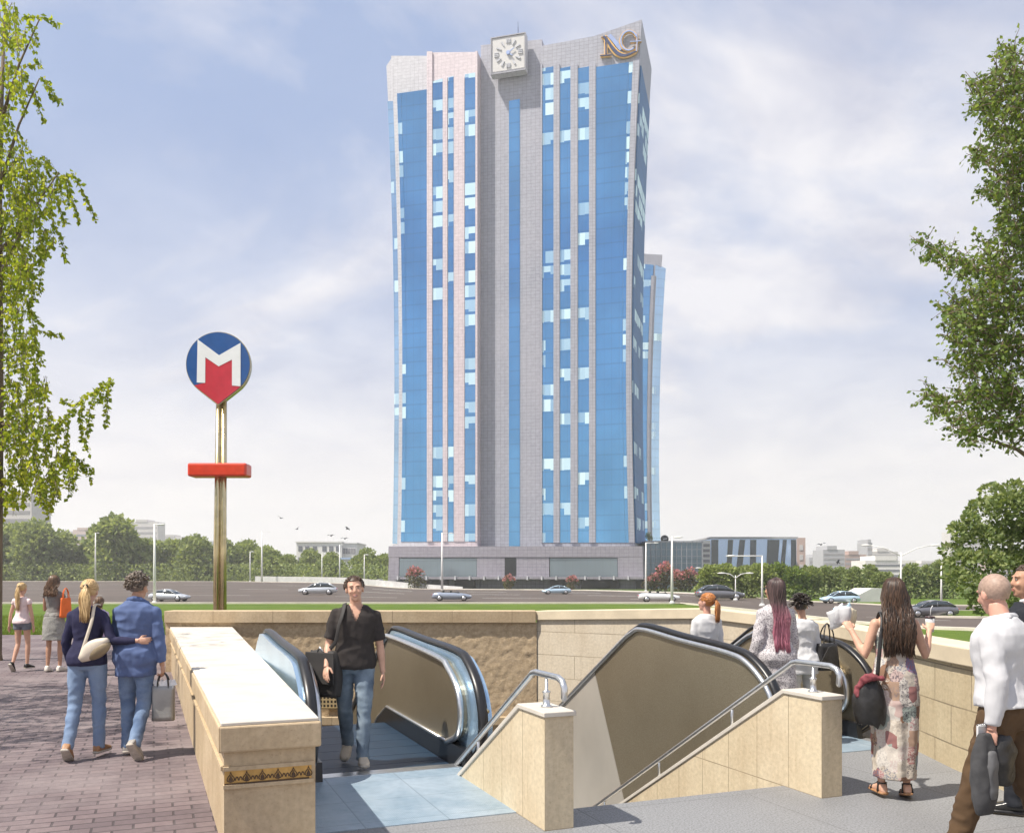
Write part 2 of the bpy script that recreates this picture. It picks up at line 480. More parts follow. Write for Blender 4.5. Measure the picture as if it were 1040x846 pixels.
# ------------------------------------------------------------------ station frame
O = V((-.31, 8.0, 0)); U = V((.927, .375, 0)); W = V((-.375, .927, 0)); Z = V((0,0,1))
def AS(a, s, z=0.0):
    return O + U*a + W*s + Z*z
fl = MB()
floor_xy = [AS(-1.62,-16), AS(-1.62,.45), AS(-.1,.45), AS(-.1,-1.41), AS(2.33,-1.41), AS(2.33,-.30), AS(2.785,-.30), AS(2.785,.7), AS(4.53,.7), AS(4.53,3.4), V((4.5,13.2,0)), V((4.22,8.2,0)), V((4.3,-12,0))]
fl.prism(floor_xy, (0,0,-2.3))
tag(fl.build('station_floor', MT['granite']), kind='structure')
lf = MB(); lf.prism([AS(-2.2,-1,-2.16), AS(5.2,-1,-2.16), AS(6.5,9.5,-2.16), AS(-2.2,9.5,-2.16)], (0,0,-.2))
tag(lf.build('lower_floor', MT['granite']), kind='structure')

# ------------------------------------------------------------------ left parapet
L1, L2 = V((-1.86,5.62,0)), V((-1.26,5.86,0))
L3, L4 = AS(-1.15,16.4), V((-7.8,19.9,0))
def inset(poly, r):
    n = len(poly); out = []
    c = sum(poly, V((0,0,0)))/n
    for i in range(n):
        a, b, d = poly[i-1], poly[i], poly[(i+1) % n]
        n1 = V((-(b-a).y, (b-a).x, 0)).normalized(); n2 = V((-(d-b).y, (d-b).x, 0)).normalized()
        m = (n1+n2).normalized()
        out.append(b + m * (r / max(.3, m.dot(n1))))
    return out
foot = [L1, L2, L3, L4]
pr = thing('parapet', 'long limestone parapet with wide white top and carved gold frieze on its end', 'parapet', L1)
def pz(mb, poly, z0, z1):
    mb.prism([p + Z*z0 for p in poly], (0,0,z1-z0)); return mb
pz(MB(), inset(foot, .035), -2.3, .655).build('wall', MT['lime'], pr, off=L1)
c = MB(); pz(c, foot, .655, .822); c.build('coping', MT['lime'], pr, bev=.012, off=L1)
c = MB(); pz(c, inset(foot, .014), .822, .845); c.build('top_slab', MT['cap'], pr, bev=.006, off=L1)
c = MB()
e = (L2-L1).normalized(); nf = V((e.y, -e.x, 0))        # front direction
def onf(x, z, o=0.0):                                   # front face of the parapet end
    return L1 + e*x + Z*z + nf*(o-.035)
wl = (L2-L1).length
for z0, z1 in ((.535,.56), (.42,.445)):
    c.prism([onf(.03,z0,.018), onf(wl-.045,z0,.018), onf(wl-.045,z1,.018), onf(.03,z1,.018)], -nf*.06)
sd = (L4-L1).normalized(); nl = V((-sd.y, sd.x, 0))
for z0, z1 in ((.535,.56),):
    A_ = L1 + nl*(-.035+.02)
    c.prism([A_ + Z*z0 + sd*.04, A_ + Z*z1 + sd*.04, A_ + Z*z1 + sd*15.6, A_ + Z*z0 + sd*15.6], -nl*.05)
c.build('moulding', MT['lime'], pr, off=L1)
fz = MB(); fz.prism([onf(.038,.445,.006), onf(wl-.06,.445,.006), onf(wl-.06,.535,.006), onf(.038,.535,.006)], -nf*.03)
fz = fz.build('frieze', MT['frieze'], pr, off=L1)
cv = MB()
def flat(pts, o, th=.004):
    cv.prism([onf(x, z, o) for x, z in pts], -nf*th)
nn = 6
for i in range(nn):
    cx = .075 + (wl-.155)*(i/(nn-1)); z0 = .458
    drop = [(0,.072),(.008,.052),(.021,.036),(.026,.022),(.020,.008),(0,.001),(-.020,.008),(-.026,.022),(-.021,.036),(-.008,.052)]
    ring = [(cx+x, z0+z) for x, z in drop]
    for j in range(len(ring)):                         # ring outline
        a, b = ring[j], ring[(j+1) % len(ring)]
        mid = (cx, z0+.024)
        ia = (lerp(a[0],mid[0],.24), lerp(a[1],mid[1],.24)); ib = (lerp(b[0],mid[0],.24), lerp(b[1],mid[1],.24))
        flat([a, b, ib, ia], .011)
    flat([(cx+x*.5, z0+.006+z*.62) for x, z in drop], .0115)
    if i < nn-1:
        mx = cx + (wl-.155)/(nn-1)/2
        for q in (-.0115, .0115):
            arc = [(mx+q+.012*math.cos(t), z0+.012+.026*math.sin(t)) for t in [math.pi*j/7 for j in range(8)]]
            inn = [(mx+q+.006*math.cos(t), z0+.012+.018*math.sin(t)) for t in [math.pi*j/7 for j in range(8)]]
            for j in range(7): flat([arc[j], arc[j+1], inn[j+1], inn[j]], .011)
flat([(.036,.446),(wl-.076,.446),(wl-.076,.455),(.036,.455)], .011)
cvo = cv.build('palmette_carving', MT['friezedark'], fz, off=L1)

# ------------------------------------------------------------------ retaining walls of the opening
WA0, WC, WD, WE, WF, WG = V((-6.6,16.4,0)), V((.456,16.4,0)), V((3.2,14.6,0)), V((4.36,13.1,0)), V((4.08,8.2,0)), V((4.12,-12,0))
rw = thing('stone_wall', 'rough hewn brown stone wall with a smooth flat coping behind the escalators', 'wall', WA0)
rows = []
nx, nz = 170, 82
for j in range(nz+1):
    z = -2.3 + (.92+2.3)*j/nz; r = []
    for i in range(nx+1):
        x = lerp(-6.4, .456, i/nx)
        q = V((x*5.5, 3.1, z*7.5))
        q = V((x*11, 3.1, z*15)); h = noise.fractal(q, 1.0, 2.0, 4) * .013 + noise.noise(q*.3)*.007
        if i == nx: h = 0
        r.append((x, 16.37 - max(-.05, h), z))
    rows.append(r)
rows = rows[::-1]
w = MB(); w.grid(rows[::-1]); w.build('wall', MT['rough'], rw, off=WA0)
w = MB(); w.box(-6.4,.45,16.45,16.73,-2.3,.92); w.build('backing', MT['concrete'], rw, off=WA0)
w = MB(); w.box(-6.4,.44,16.30,16.76,.92,1.14); w.build('coping', MT['lime'], rw, bev=.01, off=WA0)
w = MB(); w.box(-6.4,.45,16.22,16.36,-.95,-.80); w.build('ledge', MT['lime'], rw, bev=.01, off=WA0)

def wall_run(name, label, pts, th, z0, ztops, mat, capmat, ch=.2):
    """wall along points, thickness th outward (to the left of travel), coping of height ch"""
    r = thing(name, label, 'wall', pts[0])
    w = MB(); cp = MB()
    ns = []
    for i in range(len(pts)-1):
        d = (pts[i+1]-pts[i]).normalized(); ns.append(V((-d.y, d.x, 0)))
    off = []
    for i in range(len(pts)):
        a = ns[max(0,i-1)]; b = ns[min(len(ns)-1,i)]
        m = (a+b).normalized(); off.append(m/ max(.4, m.dot(a)))
    def sect(i, zt, zb, o0, o1):
        p = pts[i]; o = off[i]
        return [p+o*o0+Z*zb, p+o*o1+Z*zb, p+o*o1+Z*zt, p+o*o0+Z*zt]
    w.loft([sect(i, ztops[i]-ch, z0, 0, th) for i in range(len(pts))], sm=False)
    cp.loft([sect(i, ztops[i], ztops[i]-ch, -.05, th+.03) for i in range(len(pts))], sm=False)
    w.build('wall', mat, r, off=pts[0]); cp.build('coping', capmat, r, bev=.01, off=pts[0])
    return r
wall_run('panel_wall', 'cream panelled retaining wall running away behind the right escalator', [WC, WD, WE], .34, -2.3, [1.14,1.25,1.14], MT['panelwall'], MT['cap2'], .17)
wall_run('boundary_wall', 'cream stone block parapet with joints beside the woman in the patchwork dress', [WE + V((.005,-.03,0)), WF, WG], .34, -2.3, [1.135,1.14,1.14], MT['parap'], MT['cap2'], .16)

def vent(label, px, py, w_, h_):
    d = 16.27; p = P(px, py, d)
    r = thing('wall_vent', label, 'vent', p)
    m = MB(); m.box(-w_/2, w_/2, 0, .03, -h_/2, h_/2); m.build('plate', MT['pierced'], r); m = MB()
    for x0, x1, z0, z1 in ((-w_/2-.02,w_/2+.02,h_/2,h_/2+.02),(-w_/2-.02,w_/2+.02,-h_/2-.02,-h_/2),(-w_/2-.02,-w_/2,-h_/2,h_/2),(w_/2,w_/2+.02,-h_/2,h_/2)): m.box(x0, x1, -.008, .03, z0, z1)
    m.build('vent_frame', MT['brass'], r)
vent('pierced brass vent plate low on the stone wall beside the man on the left escalator', 335, 706, .34, .46)
vent('small pierced vent plate high on the stone wall by the escalator handrail', 384, 648, .26, .34)

# ------------------------------------------------------------------ stairs and cheek walls
st = MB()
prof = []
s0 = -1.41
for i in range(13):
    s = s0 + .29*i; z = -.166*(i+1)
    st.prism([AS(.045, s, z), AS(2.245, s, z), AS(2.245, s+.31, z), AS(.045, s+.31, z)], (0,0,-.30))
o = st.build('staircase', MT['granite']); tag(o, 'grey granite stairs going down between the two stone cheek walls', 'stairs')

def cheek(label, a0, a1, zt, s_far, hlabel, brackets):
    base = AS(a0, -1.9)
    r = thing('cheek_wall', label, 'wall', base)
    sl = .577
    zf = zt - sl*(s_far+1.42)
    poly = [(-1.88,-.06),(-1.88,zt-.035),(-1.42,zt-.035),(s_far,zf-.035),(s_far,-2.2),(2.2,-2.2),(-1.55,-.06)]
    w = MB(); w.prism([AS(a0,s,z) for s,z in poly], U*(a1-a0)); w.build('wall', MT['limebright'], r, off=base, bev=.004)
    c = MB()
    tp = [(-1.90,zt-.035),(-1.90,zt),(-1.41,zt),(s_far,zf+.005),(s_far,zf-.03),(-1.425,zt-.035)]
    c.prism([AS(a0-.014,s,z) for s,z in tp], U*(a1-a0+.028)); c.build('coping', MT['cap'], r, off=base, bev=.006)
    # dark plinth joint
    am = (a0+a1)/2
    h = thing('handrail', hlabel, 'handrail', AS(am,-1.62,zt))
    hz = zt+.235
    path = [(-1.96,zt+.10),(-1.965,zt+.17),(-1.93,hz-.02),(-1.86,hz),(-1.47,hz+.0),(-1.40,hz-.015)]
    path += [(-1.38+.3*i, hz-.03-.3*i*sl) for i in range(int((s_far+1.4)/.3))]
    t = MB(); t.tube([AS(am,s,z) for s,z in path], .024, 10, round_=True); t.build('rail', MT['steel'], h, off=AS(am,-1.62,zt))
    for s in [-1.66]+brackets:
        zb = zt if s < -1.42 else zt-sl*(s+1.42)
        t = MB(); t.lathe([(0.0,0),(.042,0),(.042,.012),(.026,.02),(.024,.10),(.030,.105),(.030,.115),(.012,.125),(.012,.225),(0,.225)] if s < -1.42 else [(0,-.03),(.016,-.03),(.014,.20),(0,.21)], AS(am,s,zb), 12)
        t.build('post', MT['steel'], h, off=AS(am,-1.62,zt))
cheek('low stone cheek wall whose front pier stands beside the left escalator landing', -.18, .045, .83, 2.3, 'short steel handrail on the pier beside the left escalator landing', [-.2, 1.2])
cheek('long sloping stone cheek wall ending in a pier in front of the right escalator', 2.25, 2.46, .82, 3.0, 'long steel handrail sloping down in front of the right escalator', [-.55, .75, 2.0])

# ------------------------------------------------------------------ escalators
def smooth_path(pts, n=5):
    out = []
    for i in range(len(pts)-1):
        p0 = pts[max(0,i-1)]; p1 = pts[i]; p2 = pts[i+1]; p3 = pts[min(len(pts)-1,i+2)]
        for j in range(n):
            t = j/n
            out.append(tuple(.5*((2*p1[q]) + (-p0[q]+p2[q])*t + (2*p0[q]-5*p1[q]+4*p2[q]-p3[q])*t*t + (-p0[q]+3*p1[q]-3*p2[q]+p3[q])*t**3) for q in (0,1)))
    out.append(pts[-1]); return out

def escalator(label, a_l, a_r, hump, s_end, plate, hand, near, seam, steps_from, ztop, skirt, pe=.02, casing='bluesteel'):
    base = AS((a_l+a_r)/2, near)
    r = thing('escalator', label, 'escalator', base)
    sl = .577
    z_end = -(s_end-hump)*sl
    for a0, out, shift, special in ((a_l, -1, hand[0], seam), (a_r, 1, hand[1], None)):
        n0 = near + shift
        top = [(n0+.30,.05),(n0+.06,.22),(n0,.48),(n0+.13,.76),(n0+.42,.97),(n0+.75,1.05),(lerp(n0+.75,hump,.5),lerp(1.05,ztop,.5)),(hump-.12,ztop),(hump+.18,ztop-.06),(hump+.75,ztop-.37),(s_end,ztop-.06-(s_end-hump-.18)*sl)]
        hp = smooth_path(top)
        low = [(s_end, z_end-.35), (hump+.5,-.25), (hump+.1,-.05), (n0+.5,.0)]
        # handrail
        b = MB()
        ins = [(s, z-.05) for s, z in hp]
        # inner panel follows the handrail, set in
        ptop = [(n0+.75,.16),(n0+.42,.28),(n0+.33,.48),(n0+.42,.70),(n0+.72,.88),(n0+1.1,.96),(hump-.12,ztop-.10),(hump+.15,ztop-.16),(hump+.72,ztop-.46),(s_end,ztop-.16-(s_end-hump-.18)*sl)]
        pp = smooth_path(ptop)
        pbot = [(s_end, z_end+.10),(hump+.5,-.02),(hump+.12,.16)]
        poly = pp + pbot
        bal = MB(); bal.prism([AS(a0,s,z) for s,z in poly], U*(.05*out))
        bo = bal.build('balustrade_panel', MT['bronze'], r, off=base)
        rim = MB(); rim.tube([AS(a0-.012*out,s,z) for s,z in pp], .032, 8); rim.tube([AS(a0-.012*out,s,z) for s,z in pp[:1]+[(hump+.05,.17),(hump+.5,-.02),(s_end,z_end+.10)]], .018, 8)
        rim.build('rim', MT['steel'], bo, off=base)
        # casing behind the panel, rounded like the handrail
        cs = MB()
        tall = [(s, z-.03) for s, z in hp]
        polyc = tall + low
        if special is None:
            cs.prism([AS(a0+.051*out,s,z) for s,z in polyc], U*(.13*out))
            cs.build('casing', MT[casing], r, off=base)
        else:                                          # outer cladding faces the stairs: bronze sheet, then pale steel below a slanted seam
            (sa, za), (sb, zb) = special
            top1 = [p for p in tall if p[0] <= sa or p[0] < hump+.2]
            p1 = top1 + [(sa, interp(tall[20:], sa)), (sb, zb), (sb-1.2, zb), (n0+.5, 0.0)]
            # the cladding reaches down into the well
            p1 = top1 + [(sa, interp(tall[20:], sa)), (lerp(sa,sb,1.9), lerp(za,zb,1.9)), (n0+.5,-1.9), (n0+.5,0.0)]
            cs.prism([AS(a0+.051*out,s,z) for s,z in p1], U*(.10*out))
            cs.build('cladding', MT['bronze'], r, off=base)
            c2 = MB()
            top2 = [p for p in tall if p[0] > sa]
            p2 = [(sa+.012, interp(tall[20:], sa)-.005)] + top2 + [(s_end,-2.15),(lerp(sa,sb,1.9)+.012, lerp(za,zb,1.9))]
            c2.prism([AS(a0+.051*out,s,z) for s,z in p2], U*(.10*out))
            c2.build('cladding', MT['clad'], r, off=base)
            c3 = MB(); c3.tube([AS(a0+.165*out,s,z) for s,z in [(s, z-.045) for s,z in hp]], .028, 8); c3.build('trim', MT['steel'], r, off=base)
        hr = MB(); hr.tube([AS(a0+.09*out,s,z) for s,z in hp], .05, 10, flat=(tuple(U),1.0,.62)); hr.build('handrail', MT['rubber'], r, off=base)
        if skirt:
            sk = MB()
            top_s = [(n0+.15,.0),(n0+.18,.17),(hump-.1,.18),(hump+.2,.12),(hump+.6,-.06),(s_end,z_end+.08)]
            sk.prism([AS(a0-.022*out,s,z) for s,z in top_s + [(s_end,z_end-.4),(hump+.2,-.25),(steps_from,-.12),(steps_from,0.0)]], U*(.07*out))
            sk.build('skirt', MT['black'], r, off=base)
            kn = MB(); kn.prism([AS(a0+.08*out, n0+.015, z) for z in (.0,.001)] + [AS(a0+.10*out,n0+.015,.001)], W*.002)
    lp = MB(); lp.prism([AS(a_l+pe,plate,.0), AS(a_r-.02,plate,.0), AS(a_r-.02,steps_from,.0), AS(a_l+pe,steps_from,.0)], (0,0,.006)); lp.build('landing_plate', MT['plate'], r, off=base)
    cm = MB(); cm.prism([AS(a_l+.03,steps_from-.16,.006), AS(a_r-.03,steps_from-.16,.006), AS(a_r-.03,steps_from,.004), AS(a_l+.03,steps_from,.004)], (0,0,.006))
    for i in range(46):
        a = lerp(a_l+.05, a_r-.05, i/45); cm.prism([AS(a-.006,steps_from,-.012), AS(a+.006,steps_from,-.012), AS(a+.006,steps_from+.035,-.018), AS(a-.006,steps_from+.035,-.018)], (0,0,.014))
    cm.build('comb_plate', MT['steel'], r, off=base)
    # steps: level run, then descending
    s = steps_from + .004; k = 0
    while s < s_end - .2:
        zc = -.03 if s < hump-.25 else -.03 - max(0, (s+.2-hump+.1))*sl
        m = MB(); m.prism([AS(a_l+.03,s,zc), AS(a_r-.03,s,zc), AS(a_r-.03,s+.392,zc), AS(a_l+.03,s+.392,zc)], (0,0,-.24))
        m.build('step', MT['step'], r, off=base)
        s += .40; k += 1
    yl = MB()
    return r, base
e1, b1 = escalator('left escalator with black handrail and dark blue steps under the man in a black t-shirt', -1.38, -.03, 3.15, 7.0, -1.36, (0,0), .02, None, .45, 1.14, True, -.30)
e2, b2 = escalator('right escalator with tall bronze side panel behind the sloping stairs rail', 2.84, 4.45, 1.75, 5.5, -.5, (0,.66), -.78, ((2.92,.63),(2.22,-.75)), .7, 1.19, True, .02, 'bronze')
# small key switch and label plate on the left escalator newel
k = MB(); p = AS(.09, .035, .55)
k.tube([AS(.10,.06,.55), AS(.10,.02,.55)], .022, 12); k.build('key_switch', MT['brass'], e1, off=b1)

# ------------------------------------------------------------------ metro totem
def totem():
    d = 23.3; p = P(224.5, 622, d); p.z = 0
    r = thing('metro_sign', 'tall metro totem with a round blue and red M sign on a chrome pole', 'sign', p)
    q = d/F
    def zx(px, py): return ((px-224.5)*q, CH-(py-HY)*q)
    zt = zx(0, 395)[1]
    m = MB()
    for x0, x1, rr in ((-.12,-.05,.085), (.07,.09,.075), (-.02,.02,.06)):
        m.tube([(x0,.0 if rr>.07 else .05,0),(x0*.95,0 if rr>.07 else .05,2.4),(x1,0,zt)], [rr,rr,rr*.85], 14)
    m.build('pole', MT['brass'], r)
    m = MB(); m.lathe([(0,0),(.32,0),(.32,.03),(.2,.05),(0,.05)]); m.build('base_plate', MT['steel'], r)
    # red collar bar
    x0, z1 = zx(193, 471); x1, z0 = zx(252.5, 484.5)
    m = MB(); m.box(x0, x1, -.22, .30, z0, z1); m.build('collar', MT['barred'], r, bev=.05)
    # sign plate
    cx, cz = zx(223, 371); rad = 32*q
    tipx, tipz = zx(223, 411.5)
    def outline(rad, tip, n=56):
        a0 = math.acos(rad/(cz-tip))
        pts = []
        st_ = -math.pi/2 + a0
        for i in range(n+1):
            t = st_ + (2*math.pi - 2*a0)*i/n
            pts.append((cx+rad*math.cos(t), cz+rad*math.sin(t)))
        pts.append((cx, tip)); return pts
    ol = outline(rad, tipz)
    m = MB(); m.prism([(x,-.10,z) for x,z in outline(rad+.02, tipz-.03)], (-.03,.22,0)); m.build('rim', MT['brass'], r)
    pl = MB(); pl.prism([(x,-.125,z) for x,z in ol], (0,.02,0)); pl = pl.build('sign_face', MT['signblue'], r)
    def zz(cxx, cyy): return zx(180+cxx/4.98, 330+cyy/4.98)
    # red lower field: follows the outline between the stems' feet
    lo = [p for p in ol if p[1] < zz(0,306)[1]]
    left_arc = sorted([p for p in lo if p[0] < cx-1e-4], key=lambda p: -p[1]); right_arc = sorted([p for p in lo if p[0] > cx+1e-4], key=lambda p: p[1])
    red = [zz(150,172), zz(150,298)] + left_arc + [(cx, tipz)] + right_arc + [zz(287,314), zz(287,182), zz(218,214)]
    m = MB(); m.prism([(x,-.130,z) for x,z in red], (0,.012,0)); m.build('red_field', MT['signred'], pl)
    M_ = [(112,80),(220,160),(328,98),(328,316),(285,312),(285,182),(218,216),(151,170),(150,299),(108,297)]
    m = MB(); m.prism([(zz(x,y)[0],-.136,zz(x,y)[1]) for x,y in M_], (0,.012,0)); m.build('letter_m', MT['signwhite'], pl)
totem()
# ------------------------------------------------------------------ tower
def glassmat(name, c, lit=.25, cell=3.4, floor=3.4, rough=.10, litc=(.52,.70,.76), emit=.12, spandrel=.8, rowp=.5, metal=1.0):
    m, nt, b = newmat(name)
    uv = nt.coord('UV')
    sep = nt.new('ShaderNodeSeparateXYZ'); nt.link(uv, sep.inputs[0])
    u = nt.math('FLOOR', nt.math('DIVIDE', sep.outputs[0], cell)); v = nt.math('DIVIDE', sep.outputs[1], floor)
    vf = nt.math('FLOOR', v); fr = nt.math('FRACT', v)
    cb = nt.new('ShaderNodeCombineXYZ'); nt.link(u, cb.inputs[0]); nt.link(vf, cb.inputs[1])
    wn = nt.new('ShaderNodeTexWhiteNoise', noise_dimensions='2D'); nt.link(cb.outputs[0], wn.inputs['Vector'])
    oi = nt.new('ShaderNodeObjectInfo'); cb2 = nt.new('ShaderNodeCombineXYZ'); nt.link(vf, cb2.inputs[1]); nt.link(nt.math('MULTIPLY', oi.outputs['Random'], 77.0), cb2.inputs[0])
    wn2 = nt.new('ShaderNodeTexWhiteNoise', noise_dimensions='2D'); nt.link(cb2.outputs[0], wn2.inputs['Vector'])
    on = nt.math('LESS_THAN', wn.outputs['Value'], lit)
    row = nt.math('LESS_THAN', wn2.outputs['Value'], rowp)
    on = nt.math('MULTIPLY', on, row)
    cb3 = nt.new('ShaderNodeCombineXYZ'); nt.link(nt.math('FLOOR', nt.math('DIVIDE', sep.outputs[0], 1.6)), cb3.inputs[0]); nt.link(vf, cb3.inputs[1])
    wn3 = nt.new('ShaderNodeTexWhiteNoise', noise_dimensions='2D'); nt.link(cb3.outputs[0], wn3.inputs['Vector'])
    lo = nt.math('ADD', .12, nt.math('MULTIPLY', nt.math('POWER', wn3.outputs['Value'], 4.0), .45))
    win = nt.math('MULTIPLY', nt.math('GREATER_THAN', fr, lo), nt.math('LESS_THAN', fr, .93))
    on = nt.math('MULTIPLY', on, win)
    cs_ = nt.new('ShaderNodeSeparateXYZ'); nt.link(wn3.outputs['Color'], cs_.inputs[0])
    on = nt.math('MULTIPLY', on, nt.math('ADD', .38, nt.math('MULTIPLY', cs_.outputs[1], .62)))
    line = nt.math('LESS_THAN', fr, .10)
    n1 = nt.noise(uv, .06, 3)
    base = nt.mix(nt.ramp(n1, [(.35,0.0),(.65,1.0)]), [x*.88 for x in c], [min(1,x*1.12) for x in c])
    base = nt.mix(nt.math('MULTIPLY', line, .35), base, [x*spandrel*.8 for x in c])
    pane = nt.math('LESS_THAN', nt.math('FRACT', nt.math('DIVIDE', sep.outputs[0], 1.7)), .05)
    base = nt.mix(nt.math('MULTIPLY', pane, .3), base, [x*.5 for x in c])
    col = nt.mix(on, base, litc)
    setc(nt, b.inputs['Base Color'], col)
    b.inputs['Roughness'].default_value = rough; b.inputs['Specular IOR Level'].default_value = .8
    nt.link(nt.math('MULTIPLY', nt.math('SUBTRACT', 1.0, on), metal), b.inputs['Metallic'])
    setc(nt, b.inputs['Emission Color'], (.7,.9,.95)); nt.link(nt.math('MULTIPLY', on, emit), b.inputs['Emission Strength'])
    return m

TB = (.075,.215,.47)
G1 = (.14,.37,.64)
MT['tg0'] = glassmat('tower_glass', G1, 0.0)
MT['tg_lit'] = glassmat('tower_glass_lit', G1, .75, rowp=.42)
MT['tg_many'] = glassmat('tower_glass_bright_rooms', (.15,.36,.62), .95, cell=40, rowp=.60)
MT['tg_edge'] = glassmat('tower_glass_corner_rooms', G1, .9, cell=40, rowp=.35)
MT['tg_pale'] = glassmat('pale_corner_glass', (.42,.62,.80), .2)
MT['tile'] = bricky('grey_tower_tile', (.36,.37,.43), (.325,.335,.395), (.19,.19,.23), 1.05, .78, .045, .5, off=0, var_scale=.03, stain=(.42,.41,.46), bump=.1, bscale=3)
MT['tileB'] = bricky('rosy_white_tower_tile', (.64,.56,.60), (.60,.52,.56), (.40,.33,.37), 1.05, .78, .04, .5, off=0, var_scale=.03, stain=(.70,.62,.63), bump=.1, bscale=3)
MT['tileA'] = bricky('pale_tower_tile', (.58,.58,.62), (.54,.54,.58), (.36,.36,.40), 1.05, .78, .045, .5, off=0, var_scale=.03, stain=(.64,.63,.66), bump=.1, bscale=3)
MT['podglass'] = glassmat('podium_glass', (.20,.25,.28), .0, rough=.2, metal=.5)
MT['tileP'] = bricky('mauve_podium_tile', (.30,.285,.33), (.275,.26,.305), (.17,.16,.19), 1.05, .78, .04, .5, off=0, var_scale=.03, stain=(.34,.32,.36), bump=.1, bscale=3)
MT['dark'] = plain('dark_opening', (.012,.014,.016), .3, var=.3, scale=.3)
MT['gold'] = plain('gold_edge', (.72,.42,.12), .4, .2, var=.15, scale=1)
MT['navy'] = plain('navy_metal', (.05,.07,.15), .35, .5, var=.2, scale=1)
MT['lightblue'] = plain('pale_blue_metal', (.28,.36,.58), .4, .3, var=.1, scale=1)
MT['clockmark'] = plain('clock_mark_grey', (.42,.43,.47), .5, var=.1, scale=1); MT['clockframe'] = plain('clock_frame_grey', (.28,.28,.31), .5, var=.1, scale=1)
MT['dial'] = plain('clock_dial', (.52,.51,.50), .5, var=.05, scale=.3)

TF = V((.965,-.262,0)).normalized(); TN = V((.262,.965,0)).normalized()
def td(px): return 198 + 15*(650-px)/250
def tw(px, y, off=0.0, warp=True):
    h = (590-y)/565; dx = 0
    if warp:
        dx += (32*h*h-26*h)*max(0, min(1.0,(px-604)/45)) + (-26*h*h+18*h)*max(0, min(1.0,(436-px)/39))
    return P(px+dx, y, td(px)) - TN*off

tb = td(525); tbase = P(525, 600, tb)
tower = thing('tower', 'tall waisted skyscraper of blue glass and grey tile with a square clock near its top', 'skyscraper', tbase)
def ribbon(name, mat, px0, px1, yb, y0, y1, off=.0, th=1.0, parent=None, n=22, m2=None):
    m = MB(); rings = []
    for j in range(n+1):
        t = j/n
        a = tw(px0, lerp(yb, y0, t), off); b = tw(px1, lerp(yb, y1, t), off)
        rings.append([a, b, b+TN*th, a+TN*th])
    m.loft(rings, sm=False)
    return m.build(name, mat, parent or tower, off=tbase)
# wall bodies
ribbon('wall', MT['tileA'], 402.5, 437, 605, 57, 57, 0, 18)
ribbon('wall', MT['tileA'], 397, 402.5, 102, 66, 57, -.6, 16)
ribbon('corner_glazing', MT['tg_pale'], 396.6, 402.5, 552, 102, 102, -.5, 15)
ribbon('wall', MT['tileA'], 397, 402.5, 605, 553, 553, -.6, 15, n=2)
ribbon('wall', MT['tileB'], 436.5, 487, 562, 57.5, 57, 1.6, 19)
ribbon('wall', MT['tile'], 437.2, 486.8, 605, 562.5, 562.5, .1, 17, n=2)
ribbon('wall', MT['tile'], 487.2, 549.5, 605, 44, 38, -.9, 19)
ribbon('wall', MT['tile'], 549.7, 604.2, 605, 47, 37, 0, 18)
ribbon('wall', MT['tile'], 604.3, 646, 605, 37, 20.5, .1, 20)
# roof blocks
for a, b, y in ((477,486,50),(560,570,42)):
    ribbon('roof_block', MT['tileA'], a, b, 62, y, y, -6, 5, n=1)
# glass
def glass(mat, a, b, yb, y0, y1, off=.12): return ribbon('window_band', MT[mat], a, b, yb, y0, y1, off, .5)
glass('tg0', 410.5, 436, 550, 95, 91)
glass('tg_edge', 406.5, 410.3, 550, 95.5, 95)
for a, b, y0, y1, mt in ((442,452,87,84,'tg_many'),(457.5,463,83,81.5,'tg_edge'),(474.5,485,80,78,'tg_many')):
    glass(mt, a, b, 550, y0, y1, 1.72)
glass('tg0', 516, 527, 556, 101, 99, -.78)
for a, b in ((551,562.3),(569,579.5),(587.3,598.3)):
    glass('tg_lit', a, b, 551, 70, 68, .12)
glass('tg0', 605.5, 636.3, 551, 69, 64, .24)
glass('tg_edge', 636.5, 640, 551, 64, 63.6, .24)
# fins between the bands
for a, b, y0, off in ((436.4,441.8,57.3,1.95),(452.4,457,83,1.9),(463.4,474,82,1.8),(485.3,487.4,57,2.0)):
    ribbon('fin', MT['tileB'], a, b, 550, y0, y0, off, .6)
for a, b, y0, y1 in ((549.6,551,66,66),(562.6,568.7,66,66),(579.8,587,66,66),(598.6,605.2,66,66),(640.3,646.2,63,62)):
    ribbon('fin', MT['tile'], a, b, 551, y0, y1, .5, .9)
# right flank
def flank(name, mat, t0, t1, yb, yt0, yt1, o, n=22):
    m = MB(); rings = []
    for j in range(n+1):
        q = j/n
        a = tw(646, lerp(yb, yt0, q), -t0)+TF*o; b = tw(646, lerp(yb, yt1, q), -t1)+TF*o
        rings.append([a, b, b-TF*.5, a-TF*.5])
    m.loft(rings, sm=False); m.build(name, mat, tower, off=tbase)
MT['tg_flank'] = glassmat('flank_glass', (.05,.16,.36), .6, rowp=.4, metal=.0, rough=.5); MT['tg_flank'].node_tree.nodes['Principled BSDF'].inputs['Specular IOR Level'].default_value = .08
flank('window_band', MT['tg_flank'], 1.2, 19.0, 551, 64, 68, .3)
